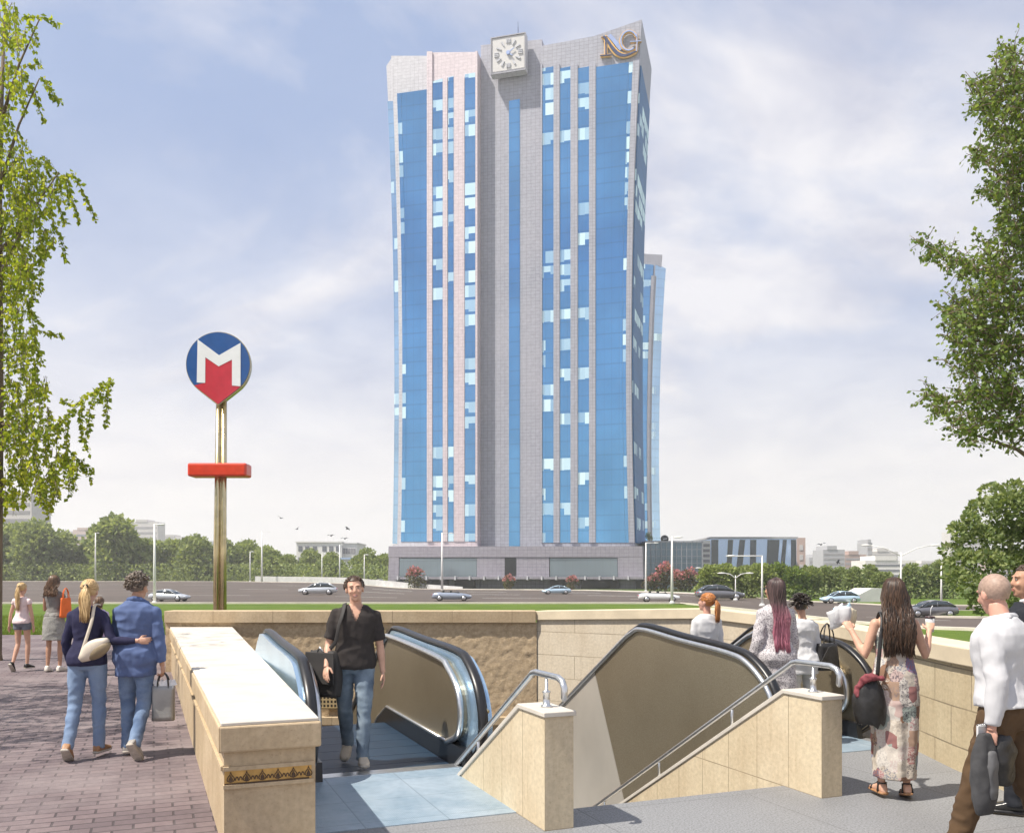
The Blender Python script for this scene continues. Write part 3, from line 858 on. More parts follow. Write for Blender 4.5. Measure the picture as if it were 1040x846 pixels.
# flared crown on the flank
# podium
def podium(name, mat, a, b, y0, y1, off, th): return ribbon(name, mat, a, b, y1, y0, y0, off, th, n=2)
podium('podium_band', MT['tileP'], 397.5, 655, 555, 566, 2.3, 3)
podium('podium_glazing', MT['podglass'], 409, 487, 567, 585.5, 2.2, 2)
podium('podium_band', MT['tileP'], 487.5, 560, 566.3, 586, 2.4, 3)
podium('podium_glazing', MT['podglass'], 560.5, 629, 567, 585.5, 2.2, 2)
podium('podium_band', MT['tileP'], 629.5, 655, 566.3, 586, 2.4, 3)
podium('podium_band', MT['tileP'], 398, 408.5, 566.3, 600, 2.3, 3)
podium('entrance_door', MT['dark'], 515.5, 527, 566.5, 585, 2.5, 1)
podium('canopy', MT['tileP'], 405, 656, 585.7, 588, 5.0, 6)
for i in range(17):
    x = 412+i*14.3
    podium('canopy_bracket', MT['tileA'], x, x+1.5, 585, 588.8, 5.6, 1)
for a, b in ((430,456),(463,483),(560,574),(591,629),(646,655)):
    podium('ground_opening', MT['dark'], a, b, 589, 604, 1.0, 1)
# clock
co = tw(518.5, 59, 0)
def cl(x, z, o): return co + TF*x + Z*z - TN*o
clock = MB(); s_ = 4.15
clock.prism([cl(-s_-.1,-s_-.35,.0), cl(s_-.05,-s_-.35,.0), cl(s_-.05,s_,.0), cl(-s_-.1,s_,.0)], -TN*1.7)
clock = clock.build('clock', MT['tileA'], tower, off=tbase)
m = MB(); w_ = s_-.35
m.prism([cl(-w_,-w_,1.6), cl(w_,-w_,1.6), cl(w_,w_,1.6), cl(-w_,w_,1.6)], -TN*.22); m.build('clock_face', MT['dial'], clock, off=tbase)
m = MB()
for x0, x1, z0, z1 in ((-s_-.1,-s_+.12,-s_-.3,s_),(s_-.25,s_-.05,-s_-.3,s_),(-s_+.12,s_-.25,s_-.22,s_),(-s_+.12,s_-.25,-s_-.3,-s_-.08)):
    m.prism([cl(x0,z0,1.65), cl(x1,z0,1.65), cl(x1,z1,1.65), cl(x0,z1,1.65)], -TN*.35)
m.build('clock_frame', MT['clockframe'], clock, off=tbase)
for h in range(12):
    a = math.pi*2*h/12; m = MB()
    def rp(r, w): return cl(r*math.sin(a)+w*math.cos(a), r*math.cos(a)-w*math.sin(a), 1.84)
    if h % 3 == 0:
        for q in (-.38, 0, .38): m.prism([rp(2.35,q-.11), rp(3.35,q-.11), rp(3.35,q+.11), rp(2.35,q+.11)], -TN*.2)
    else:
        m.prism([rp(2.0,-.10), rp(3.2,-.2), rp(3.2,.2), rp(2.0,.10)], -TN*.2)
    m.build('hour_mark', MT['clockmark'], clock, off=tbase)
for ang, ln, w in ((R(58),1.7,.16),(R(128),1.3,.2)):
    m = MB()
    def rp(r, q): return cl(r*math.sin(ang)+q*math.cos(ang), r*math.cos(ang)-q*math.sin(ang), 2.08)
    m.prism([rp(-.4,-w), rp(ln,-w*.4), rp(ln,w*.4), rp(-.4,w)], -TN*.12); m.build('clock_hand', MT['lightblue'], clock, off=tbase)
m = MB(); ring = []
m.prism([cl(.45*math.cos(t),.45*math.sin(t),1.83) for t in [i*math.pi/8 for i in range(16)]], -TN*.45); m.build('clock_boss', MT['lightblue'], clock, off=tbase)
m = MB(); p0 = tw(520.5, 42, -5); 
m.tube([p0, p0+Z*6.2], .12, 6); m.tube([p0+Z*3, p0+Z*7.5], .06, 6)
for i in range(4): m.ell(p0+Z*(1.3+i*.9), (.28,.28,.24), nu=8, nv=6)
m.build('antenna', MT['navy'], tower, off=tbase)
# monogram
def lg(x, y, o): 
    return tw(590+x/11.56-(.0), 10+y/11.56, .1+o)
def stroke(pts, ws, o, mat, parent, name, th=.35):
    m = MB(); pts = [V((x, y, 0)) for x, y in pts]; L = []; Rr = []
    if not isinstance(ws, (list, tuple)): ws = [ws]*len(pts)
    for i, p in enumerate(pts):
        t = (pts[min(len(pts)-1,i+1)]-pts[max(0,i-1)]).normalized(); n = V((-t.y, t.x, 0))
        L.append(p+n*ws[i]); Rr.append(p-n*ws[i])
    rings = []
    for a, b in zip(L, Rr):
        A = lg(a.x, a.y, o); B = lg(b.x, b.y, o)
        rings.append([A, B, B-TN*th, A-TN*th])
    m.loft(rings, sm=False)
    return m.build(name, mat, parent, off=tbase)
sm = lambda pts, n=6: smooth_path([tuple(p) for p in pts], n)
swoosh = sm([(262,338),(300,385),(345,455),(395,520),(440,552),(490,562),(550,545),(612,512)])
wsw = [lerp(16,24,min(1,i/18)) if i < 24 else lerp(24,12,(i-24)/18) for i in range(len(swoosh))]
logo = stroke(swoosh, [w+11 for w in wsw], .25, MT['gold'], tower, 'monogram')
stroke(swoosh, [w-6 for w in wsw], .62, MT['navy'], logo, 'letter_n', .2)
for pts, w in (([(282,362),(288,460),(290,548)], 19), ([(236,352),(300,340)], 13), ([(228,566),(348,556)], 18)):
    stroke(pts, w, .2, MT['gold'], logo, 'letter_n', .4); stroke(pts, w-12, .62, MT['navy'], logo, 'letter_n', .2)
dg = sm([(318,318),(370,382),(420,450),(452,486)])
stroke(dg, 22, .25, MT['lightblue'], logo, 'letter_n', .3)
gpts = [(530+84*math.cos(t), 392+112*math.sin(t)) for t in [R(-25)-R(285)*i/24 for i in range(25)]]
stroke(gpts, 18, .3, MT['gold'], logo, 'letter_g', .4); stroke(gpts, 8, .72, MT['lightblue'], logo, 'letter_g', .2)
for pts, w in (([(545,408),(662,396)], 12), ([(612,310),(618,410),(618,520)], 12)):
    stroke(pts, w, .3, MT['gold'], logo, 'letter_g', .4); stroke(pts, w-7, .72, MT['lightblue'], logo, 'letter_g', .2)

# annex block on the right of the tower
MT['annex'] = glassmat('annex_glass', (.16,.21,.27), .0, rough=.3)
def block(name, label, cat, px0, px1, yt, d, depth, mat, rz=0, zb=None, group=None):
    a = P(px0, yt, d); b = P(px1, yt, d)
    zb = (T((px0-CX)/F, d)-.3) if zb is None else zb
    r = thing(name, label, cat, (0.5*(a.x+b.x), d, zb), rz, group)
    w = b.x-a.x; h = a.z-zb
    m = MB(); m.box(-w/2, w/2, 0, depth, 0, h); m.build('wall', mat, r)
    return r, w, h
r, w, h = block('annex_building', 'low grey glass annex joined to the right foot of the tower', 'building', 655.8, 713, 551, 203, 24, MT['annex'])
m = MB()
for i in range(12):
    m.box(-w/2+i*w/11-.06, -w/2+i*w/11+.06, -.15, 0, 0, h)
for j in range(1, 7): m.box(-w/2, w/2, -.12, -.003, h*j/7-.05, h*j/7+.05)
m.build('mullion', MT['tile'], r)
m = MB(); m.box(-w/2-.1, w/2+.2, -.3, 24, h, h+.4); m.build('roof', MT['tile'], r)
dsh = thing('satellite_dish', 'round black satellite dish on the annex roof beside the tower', 'dish', (P(675, 549, 206).x, 206, P(675,552,206).z))
m = MB(); m.tube([(0,0,-.4),(0,0,.5)], .12, 8); m.build('stand', MT['navy'], dsh)
m = MB(); m.ell((0,0,1.1), (.95,.35,.9), nu=16, nv=10); m.build('dish', MT['dark'], dsh)
m = MB(); m.prism([(-.5,-.4,.85),(.55,-.4,1.05),(.5,-.4,1.3),(-.3,-.4,1.15)], (0,.05,0)); m.build('reflection_panel', MT['concrete'], dsh)

# twin tower behind
tt = thing('twin_tower', 'slimmer matching blue glass tower peeping out behind the right edge of the clock tower', 'skyscraper', P(655, 592, 338))
tto = P(655, 592, 338)
def twin(name, mat, px0, px1, yb, yt0, yt1, off, th):
    m = MB(); rings = []
    for j in range(17):
        t = j/16
        def q(px, yt):
            y = lerp(yb, yt, t); h = (592-y)/336
            return P(px + (22*h*h-17*h)*max(0, min(1,(px-640)/28)), y, 338-off)
        a = q(px0, yt0); b = q(px1, yt1)
        rings.append([a, b, b+V((2,th,0)), a+V((2,th,0))])
    m.loft(rings, sm=False); m.build(name, mat, tt, off=tto)
twin('wall', MT['tile'], 625, 668, 592, 256, 259, 0, 20)
twin('window_band', MT['tg_lit'], 650, 659, 560, 268, 269, .5, 1)
twin('window_band', MT['tg_pale'], 662.5, 667.7, 560, 269, 272, .5, 1)
twin('fin', MT['tile'], 659.3, 662.2, 560, 280, 280, .9, 1)

# ------------------------------------------------------------------ other buildings
def fmat(name, c, **k): 
    MT[name] = plain(name, c, .8, var=.08, scale=.05, **k); return MT[name]
fmat('pale_render', (.60,.57,.55)); fmat('pink_render', (.56,.42,.37)); fmat('white_render', (.75,.73,.70)); fmat('brown_render', (.42,.30,.26)); fmat('grey_render', (.40,.40,.42))
fmat('window_grey', (.16,.17,.19)); fmat('window_dim', (.30,.29,.30)); MT['steel_blue'] = plain('steel_blue', (.52,.66,.92), .3, .55, var=.05, scale=.05); fmat('slate_blue', (.10,.12,.15))
def bands(r, w, h, n, mat, z0=.12, z1=.95, fr=.45, x0=-.46, x1=.46):
    for j in range(n):
        za = h*lerp(z0, z1, j/n); zb = za + h*(z1-z0)/n*fr
        m = MB(); m.box(w*x0, w*x1, -.12, .2, za, zb); m.build('window_band', mat, r)
def windows(r, w, h, xs, zs, ww, hh, mat):
    for x in xs:
        for z in zs:
            m = MB(); m.box(w*x-ww/2, w*x+ww/2, -.12, .2, h*z-hh/2, h*z+hh/2); m.build('window', mat, r)
def roof(r, w, h, d, mat, x0=-.5, x1=.5, t=1.0):
    m = MB(); m.box(w*x0-.3, w*x1+.3, -.4, d+.3, h+.003, h+t); m.build('roof', mat, r)
r, w, h = block('white_building', 'white flat roofed building with a row of small dark windows above the left trees', 'building', 301, 347, 551, 320, 20, MT['white_render'])
windows(r, w, h, [-.41,-.26,-.09,.12,.27,.42], [.84], 1.5, 1.9, MT['window_grey']); roof(r, w, h, 20, MT['white_render'], t=.5)
windows(r, w, h, [-.41,-.26,-.09,.12,.27,.42], [.55], 1.5, 1.9, MT['window_grey'])
r, w, h = block('white_wing', 'low white wing with dark ribbon windows beside the small white building', 'building', 347.5, 362, 552, 322, 20, MT['white_render'])
windows(r, w, h, [-.36,-.18,0,.18,.36], [.80], .8, 2.0, MT['window_dim']); bands(r, w, h, 1, MT['window_grey'], .35, .55, .5)
roof(r, w, h, 20, MT['white_render'], t=.4)
r, w, h = block('shed', 'long low white shed between the trees and the tower foot', 'building', 345, 378, 568, 300, 14, MT['white_render'])
bands(r, w, h, 1, MT['window_grey'], .35, .75, .45); roof(r, w, h, 14, MT['steel_blue'], t=.6)
# striped office block
r, w, h = block('office_building', 'blue office block striped with slanting dark glass bands right of the tower', 'building', 722, 809, 547, 250, 30, MT['steel_blue'])
def slab(r, w, h, a0, a1, b0, b1, mat, o=.15, name='glass_band'):
    m = MB(); m.prism([(w*(a0-.5),-o,.2),(w*(a1-.5),-o,.2),(w*(b1-.5),-o,h-.3),(w*(b0-.5),-o,h-.3)], (0,.3,0)); m.build(name, mat, r)
MT['stripe'] = glassmat('dark_striped_glass', (.10,.11,.125), .0, rough=.25)
for a0,a1,b0,b1 in ((.005,.085,.005,.085),(.17,.225,.20,.26),(.27,.345,.335,.40),(.45,.52,.46,.53),(.64,.76,.66,.80),(.79,.84,.84,.885),(.935,.995,.935,.995)):
    slab(r, w, h, a0, a1, b0, b1, MT['stripe'])
roof(r, w, h, 30, MT['grey_render'], t=.5)
r, w, h = block('stair_tower', 'narrow white latticed stair tower between the annex and the striped office block', 'building', 713.5, 721.5, 549, 246, 8, MT['white_render'])
for j in range(8):
    m = MB(); m.box(-w*.4, w*.4, -.15, .2, h*(.1+.11*j), h*(.1+.11*j)+.8); m.build('window', MT['window_dim'], r)
r, w, h = block('pink_slab_building', 'plain pale pink slab rising beside the striped office block', 'building', 809.5, 818, 546, 262, 10, MT['pink_render'])
windows(r, w, h, [0], [.2,.4,.6,.8], 1.0, 1.6, MT['pale_render'])
# faint skyline
SK = [ # px0 px1 ytop d mat bands kind label
 (-12,32,503,430,'pale_render',9,'tall pale tower block behind the left trees, cut by the picture edge'),
 (55,72,541,900,'pale_render',7,'faint pale block left of the three stepped blocks in the haze'),
 (74,98,538,880,'pink_render',8,'faint pinkish block with dark stripes above the left trees'),
 (100,131,546,960,'pale_render',6,'wide faint block low behind the left trees'),
 (133,160,530,820,'pale_render',9,'tallest faint block rising behind the street lamp on the left'),
 (163,186,545,940,'pale_render',6,'faint low block directly right of the tallest hazy block on the left'),
 (190,212,549,1000,'white_render',5,'faint white block left of the metro sign pole'),
 (822,840,566,640,'grey_render',4,'small grey block at the left end of the hazy right skyline'),
 (836,858,558,520,'grey_render',6,'flat topped grey block in the haze right of the striped office'),
 (858,880,563,560,'brown_render',5,'brick coloured block in the haze above the right trees'),
 (881,886,551,600,'grey_render',5,'slim grey tower with a mast in the hazy right skyline'),
 (879,930,569,430,'white_render',4,'low white block with long ribbon windows above the right trees'),
 (886,912,560,620,'pale_render',6,'pale block behind the low ribbon windowed block'),
 (930,960,572,800,'pale_render',4,'faint pale block between the lamp and the leafy tree on the right'),
 (965,1000,540,900,'pale_render',10,'tall faint slab in the haze behind the leafy tree on the right'),
 (1005,1050,560,850,'pink_render',6,'faint pinkish block behind the leafy tree at the right edge'),
]
for px0, px1, yt, d, mt, nb, lab in SK:
    r, w, h = block('city_building', lab, 'building', px0, px1, yt, d, 18, MT[mt], zb=-3.5)
    bands(r, w, h, nb, MT['window_grey' if mt in ('white_render','pink_render') else 'window_dim'], .18, .97, .42)
    roof(r, w, h, 18, MT[mt], -.3, .1, 2.2)

# ------------------------------------------------------------------ concrete barrier on the left of the road
br = thing('road_barrier', 'long pale concrete barrier beyond the road in front of the left trees', 'barrier', at(300, 593))
m = MB(); o_ = at(300, 593)
rows = [[], [], [], []]
for i in range(25):
    px = lerp(259, 470, i/24); d = interp([(259,246),(330,226),(400,200),(470,190)], px); k = (px-CX)/F; z = T(k, d)
    hh = 1.5 if px < 400 else lerp(1.5,.6,(px-400)/70)
    for r_, (dd, h_) in enumerate(((d+.6,-.1),(d+.6,hh),(d,hh),(d,-.1))): rows[r_].append((k*dd, dd, z+h_))
m.loft([[rows[q][i] for q in range(4)] for i in range(25)], sm=False)
m.build('barrier_wall', MT['concrete'], br, off=o_)

# low pale ramp wall right
rp_ = thing('ramp_wall', 'low pale wedge shaped ramp wall beyond the right carriageway', 'wall', at(877, d=99))
m = MB(); b0 = at(877, d=99)
def rq(px, d, z): return V(((px-CX)/F*d, d, T((px-CX)/F, d)+z))
m.prism([rq(858,99,-.05), rq(899,99,-.05), rq(899,99,1.5), rq(885,99,1.5)], (0,5,0)); m.build('ramp', MT['concrete'], rp_, off=b0)

# ------------------------------------------------------------------ foliage
def leaf(m, p, d, s, wd=.55, mi=0):
    """one folded leaf blade at p pointing along d"""
    d = d.normalized()
    n = V((random.gauss(0,1), random.gauss(0,1), random.gauss(0,1)))
    x = d.cross(n)
    if x.length < 1e-3: x = d.orthogonal()
    x.normalize(); up = x.cross(d)
    o = len(m.v)
    m.v += [p, p + d*s*.5 + x*s*wd*.5 + up*s*.08, p + d*s, p + d*s*.5 - x*s*wd*.5 + up*s*.08]
    m.f.append([o, o+1, o+2, o+3]); m.m.append(mi); m.s.append(False)

def rdir():
    while True:
        v = V((random.uniform(-1,1), random.uniform(-1,1), random.uniform(-1,1)))
        if .05 < v.length < 1: return v.normalized()

def crown_mesh(h, r, n, size, lumps=14, trunk=.18, shape=1.0, flower=0):
    """crown of leaf blades on the surfaces of uneven lumps; units in metres, base at 0"""
    m = MB(); L = []
    for i in range(lumps):
        a = random.uniform(0, 2*math.pi); t = random.random()
        z = h*lerp(trunk+.12, .86, t)
        prof = math.sin(math.pi*min(1, max(.12, (.25+.75*t)))) ** .6 * shape
        rr = r*.62*prof*random.uniform(.3, 1.05)
        L.append((V((rr*math.cos(a), rr*math.sin(a), z)), r*random.uniform(.34,.58)))
    L.append((V((0,0,h*.6)), r*.6)); L.append((V((0,0,h*.84)), r*.36))
    wts = [q[1]**2 for q in L]
    for _ in range(n):
        c, lr = random.choices(L, wts)[0]
        u = rdir()
        if u.z < -.3 and random.random() < .6: u.z = -u.z
        q = lr*(random.random() ** .22)
        p = c + V((u.x*q, u.y*q, u.z*q*.85))
        if p.z < h*trunk*.7: p.z = h*trunk*.7 + random.uniform(0,.1)*h
        mi = 1 if flower and u.z > .1 and p.z > h*.6 and random.random() < flower else 0
        leaf(m, p, (u + rdir()*.9), size*random.uniform(.6,1.3), .75, mi)
    return m
def trunk_mesh(h, r, bend=.3, limbs=5):
    m = MB()
    top = V((random.uniform(-bend,bend), random.uniform(-bend,bend), h*.72))
    m.tube([(0,0,-.3),(0,0,.0),(top.x*.3,top.y*.3,h*.3),top], [r*1.5,r*1.15,r*.85,r*.25], 7)
    for i in range(limbs):
        a = i*2.4+random.random(); z = h*random.uniform(.22,.5)
        b = V((top.x*z/h, top.y*z/h, z))
        m.tube([b, b+V((math.cos(a)*h*.12, math.sin(a)*h*.12, h*.12)), b+V((math.cos(a)*h*.24, math.sin(a)*h*.24, h*.3))], [r*.55,r*.35,r*.12], 5)
    return m
def tree_proto(h, r, n, size, leafm, lumps=14, name='tree', trunk=.18, shape=1.0, flower=None):
    root = empty(name)
    crown_mesh(h, r, n, size, lumps, trunk, shape, .75 if flower else 0).build('crown', [leafm] + ([flower] if flower else []), root, uv=False)
    trunk_mesh(h, r*.055+.03, r*.1).build('trunk', MT['bark'], root, uv=False)
    return root
BT = [tree_proto(10, 5.0, 3800, .75, MT[l], 18, 'broadleaf_tree', .07) for l in ('leafD','leafD','leafM','leafM')]
used = set()
def plant(protos, i, loc, s, label, group, cat='tree', sz=None):
    q = protos[i % len(protos)]
    if id(q) in used: o = copy_tree(q)
    else: o = q; used.add(id(q))
    o.location = loc; o.rotation_euler = (0,0,random.uniform(0,6.28)); o.scale = (s, s, s*(sz or 1))
    tag(o, label, cat, group); return o
prof_top = [(-40,540),(0,535),(30,536),(60,543),(85,552),(105,545),(122,531),(138,545),(160,556),(190,549),(215,552),(245,553),(270,556),(290,566),(310,562),(330,560),(345,566),(372,560),(385,565),(398,570)]
left_px = [-34,-12,14,38,64,88,121,148,176,200,226,248,270,292,316,336,372,388]
lab_l = ['bushy dark tree at the far left end of the row beyond the road','broad dark tree half cut by the left picture edge beyond the road','broad dark tree above the girl in the pink top','wide dark tree above the woman in the grey dress','rounded tree above the blonde ponytail beyond the road','low bushy tree just left of the tallest tree in the row','tallest rounded tree of the row beyond the road','bushy tree just right of the tallest tree of the row','olive tree left of the metro pole, nearer the tallest tree','olive tree directly left of the metro sign pole','olive tree hidden partly by the metro sign pole','olive tree directly right of the metro sign pole','rounded olive tree beside the first pair of street lamps','low dark tree left of the small white building','dark tree in front of the small white building','dark tree below the right end of the white building','bright green tree beside the left foot of the tower','small dark tree touching the left foot of the tower']
for i, px in enumerate(left_px):
    k = (px-CX)/F; d = 258 + (i%3)*6 - max(0,(px-250)*.2); base = V((k*d, d, T(k,d)-.2))
    hh = (T(k,d)*-1 + CH - (interp(prof_top, px)-HY)/F*d)*1.10
    plant(BT, i*3+(i//4), base, hh/10, lab_l[i], 'trees beyond the road on the left', sz=random.uniform(.94,1.04)); 
# understorey between the trees
hb = MB()
for i in range(9000):
    px = random.uniform(-60, 402); k = (px-CX)/F; d = random.uniform(249, 262) - max(0,(px-250)*.2)
    z = T(k,d) + random.random()**1.2*5.0
    leaf(hb, V((k*d, d, z)), rdir(), random.uniform(.5,.9), .75)
for i in range(3200):
    px = random.uniform(-60, 402); k = (px-CX)/F; d = random.uniform(262, 272) - max(0,(px-250)*.2)
    leaf(hb, V((k*d, d, T(k,d) + random.uniform(-.3,3.2))), rdir(), random.uniform(1.0,1.7), .9)
o = hb.build('undergrowth', MT['leafD'], uv=False); tag(o, 'dark undergrowth filling the gaps below the left row of trees', 'undergrowth', kind='stuff')

RT = [tree_proto(10, 5.4, 3000, .95, MT[l], 15, 'rounded_tree', .10) for l in ('leafM','leafR','leafB','leafD')]
right_spec = [(722,578,0),(734,577,0),(748,579,3),(760,577,3),(774,577,0),(806,579,1),(822,578,3),(838,579,2),(853,580,2),(868,580,2),(884,578,2),(898,583,3),(925,577,2),(942,578,2),(955,574,2),(790,576,1)]
lab_r = ['small green tree at the left end of the right row, by the annex corner','small green tree behind the grey saloon car','dark round tree left of the double armed lamp under the striped office','dark round tree right of the double armed lamp under the striped office','yellow green tree below the middle of the striped office','mid green tree just right of the pink haired woman','dark round tree above the messy haired person','pale green tree right of the dark round one','pale tree above the blue car','pale tree left of the ramp wall','pale green tree above the ramp wall','darkest round tree above the folded papers','pale tree behind the long haired woman','pale tree right of the long haired woman','pale tree touching the big leafy tree','mid green tree hidden by the pink haired woman']
for (px, yt, kind), lab in zip(right_spec, lab_r):
    k = (px-CX)/F; d = 116+random.uniform(-3,3); z = T(k,d)
    hh = (CH - (yt-HY)/F*d - z)*1.08
    plant(RT, kind, V((k*d,d,z-.1)), hh/10, lab, 'small trees beyond the road on the right', sz=1.0).scale.x *= 1.0
ug = MB()
for i in range(2600):
    px = random.uniform(715, 1060); k = (px-CX)/F; d = random.uniform(110, 118)
    leaf(ug, V((k*d, d, T(k,d)+random.random()**1.4*1.5)), rdir(), random.uniform(.2,.42), .75)
tag(ug.build('undergrowth', MT['leafB'], uv=False), 'pale low bushes at the feet of the right row of trees', 'undergrowth', kind='stuff')

SH = [tree_proto(3, 1.9, 900, .34, MT['leafShrub'], 9, 'flowering_shrub', .05, flower=MT['petal']) for _ in range(2)]
for j, (px, yt, yb, d, lab) in enumerate(((421,577,595,196,'pink flowering shrub at the left foot of the tower'),(517,585,599,186,'pink flowering shrub under the dark tower door'),(581,590,602,180,'small pink flowering shrub behind the pale blue coupe'),(664,588,604,170,'spreading pink flowering shrub left of the lamp by the annex'),(676,581,604,171,'tallest pink flowering shrub beside the annex lamp'),(700,585,606,168,'pink flowering shrub at the right end of the annex'),(689,589,606,166,'dark low shrub with few pink flowers between two taller ones'))):
    k = (px-CX)/F; z = T(k,d)
    s = (yb-yt)/F*d/3*1.1
    plant(SH, j, V((k*d,d,z)), s, lab, 'flowering shrubs at the tower foot', 'shrub')
# ball topiary on annex roof
tp = tree_proto(2.6, 1.0, 500, .22, MT['leafD'], 6, 'roof_shrub', .2)
tp.location = (P(660,549,205).x, 206, P(660,552,205).z+.2); tag(tp, 'dark round shrub on the annex roof by the tower corner', 'shrub')

# near trees ---------------------------------------------------------------
def sprig(mt, mw, p0, p1, n, size, droop=0.0, spread=.10):
    """a twig from p0 to p1 with leaves along it"""
    mid = (p0+p1)/2 + rdir()*(p1-p0).length*.10 + V((0,0,droop))
    mw.tube([p0, mid, p1], [.007,.005,.003], 4)
    for i in range(n):
        t = (i+random.random())/n
        p = p0*(1-t)*(1-t) + mid*2*t*(1-t) + p1*t*t
        ax = (p1-p0).normalized()
        dd = rdir()*1.0 + ax*.5 + V((0,0,-.5))
        q = p + rdir()*spread*random.random()
        leaf(mt, q, dd, size*random.uniform(.65,1.25), .72)
# left birch: drooping sprays
DENS = 3.4
def big_tree(name, label, base, rad, height, leafm, blobs, fingers, dlim, size, dens, limbs, droop, extra=0):
    r = thing(name, label, 'tree', base)
    lv = MB(); tw_ = MB()
    for (px, py, rx, ry) in blobs:
        area = rx*ry*math.pi
        for _ in range(max(3, int(area*dens*DENS))):
            a = random.uniform(0, 2*math.pi); q = math.sqrt(random.random())
            d = random.uniform(*dlim)
            p = P(px + rx*q*math.cos(a), py + ry*q*math.sin(a), d)
            if droop: e = p + V((random.gauss(0,.05), random.gauss(0,.05), -random.uniform(.15,.38)))
            else: e = p + rdir()*random.uniform(.15,.32) + V((0,0,.05))
            sprig(lv, tw_, p, e, random.randint(5,8), size, .02, .07)
    for f in fingers:
        d = random.uniform(*dlim); pts = [P(x, y, d + i*.12) for i, (x, y) in enumerate(f)]
        for a, b in zip(pts, pts[1:]):
            L = (b-a).length
            sprig(lv, tw_, a, b, max(8, int(L/.013)), size, .03, .06)
    for _ in range(extra):  # unseen sprigs added left of the view to throw dappled shade on the paving
        q = V((random.uniform(-12.5,-7.8), random.uniform(7,13), random.uniform(4.6,8)))
        if CX + q.x/q.y*F > -14: continue
        q += V((noise.noise(q*.9), noise.noise(q*.8+V((9,0,0))), 0))*1.2
        sprig(lv, tw_, q, q+V((random.gauss(0,.1), random.gauss(0,.1), -random.uniform(.2,.5))), 7, size, .02, .1)
    lv.build('crown', leafm, r, off=base, uv=False)
    m = MB(); m.tube([base+V((0,0,-.2)), base+V((0,0,.15)), base+V((rad*.5,0,height*.4)), base+V((0,rad,height*.75)), base+V((rad,rad,height))], [rad*1.35,rad,rad*.8,rad*.5,rad*.12], 12)
    m.build('trunk', MT['bark'], r, off=base)
    for h0, tip in limbs:
        a = base + V((0,0,h0)); b = P(*tip)
        mid = a*.45 + b*.55 + V((0,0,(b-a).length*.08))
        tw_.tube([a, mid, b], [rad*.32,rad*.16,.012], 6)
    tw_.build('branch', MT['bark'], r, off=base)
    return r
lb = V(((-5.5-520)/900*18.6, 18.6, 0))
big_tree('birch_tree', 'birch with drooping sunlit yellow green sprays at the left picture edge', lb, .14, 13.8, MT['leafL'],
 [(5,12,16,14),(12,38,20,14),(3,60,8,10),(12,78,14,18),(4,112,8,14),(12,150,18,22),(22,175,24,20),(14,205,26,26),(34,200,22,22),(28,240,28,24),(12,262,22,26),(24,278,14,18),(6,300,14,18),(22,312,10,14),(12,345,16,20),(26,345,10,18),(20,385,20,24),(38,392,10,20),(10,420,24,24),(34,428,22,20),(14,455,28,22),(42,468,22,18),(18,490,22,16),(60,482,16,12),(45,492,12,10),(70,470,12,10),(-40,120,40,90),(-45,300,42,110),(-45,450,42,60)],
 [[(22,18),(42,18),(60,26)],[(30,20),(38,45)],[(22,70),(36,95),(44,125)],[(26,68),(42,66)],[(30,85),(24,115)],[(45,82),(60,102)],[(44,78),(52,98),(62,105)],[(8,120),(15,140)],
  [(30,160),(48,172),(56,200),(66,228)],[(42,158),(58,176),(62,205)],[(66,178),(72,200),(79,226)],[(72,176),(84,196),(97,226)],[(68,176),(70,210)],[(50,205),(60,240),(68,266)],[(40,225),(45,265)],[(38,250),(40,300)],[(28,270),(36,305)],
  [(25,300),(34,330),(38,352)],[(30,335),(48,338),(64,342)],[(28,315),(42,330)],[(36,350),(44,370)],[(34,362),(38,385)],
  [(42,448),(70,420),(96,398),(113,386)],[(113,386),(108,400),(107,432)],[(104,392),(100,410)],[(96,398),(90,430),(89,460)],[(85,406),(82,430),(84,448)],[(68,420),(68,450),(70,470)],[(74,414),(62,405)],[(60,428),(58,455)],
  [(70,458),(84,475),(94,488)],[(64,462),(72,480),(76,498)],[(52,470),(54,500),(48,526)],[(40,480),(44,510),(50,520)],[(28,490),(22,516)],[(15,495),(10,512)],[(8,500),(3,528)],[(80,466),(94,480)],[(50,440),(48,470)]],
 (17.4,19.8), .106, .0115, [(5.0,(44,448,18.4)),(6.6,(30,345,18.6)),(7.8,(60,175,18.4)),(9.6,(40,80,18.2)),(10.9,(40,20,18.4)),(8.5,(50,215,18.8))], True, 1500)
rb = V(((1092-520)/900*12.6, 12.6, 0))
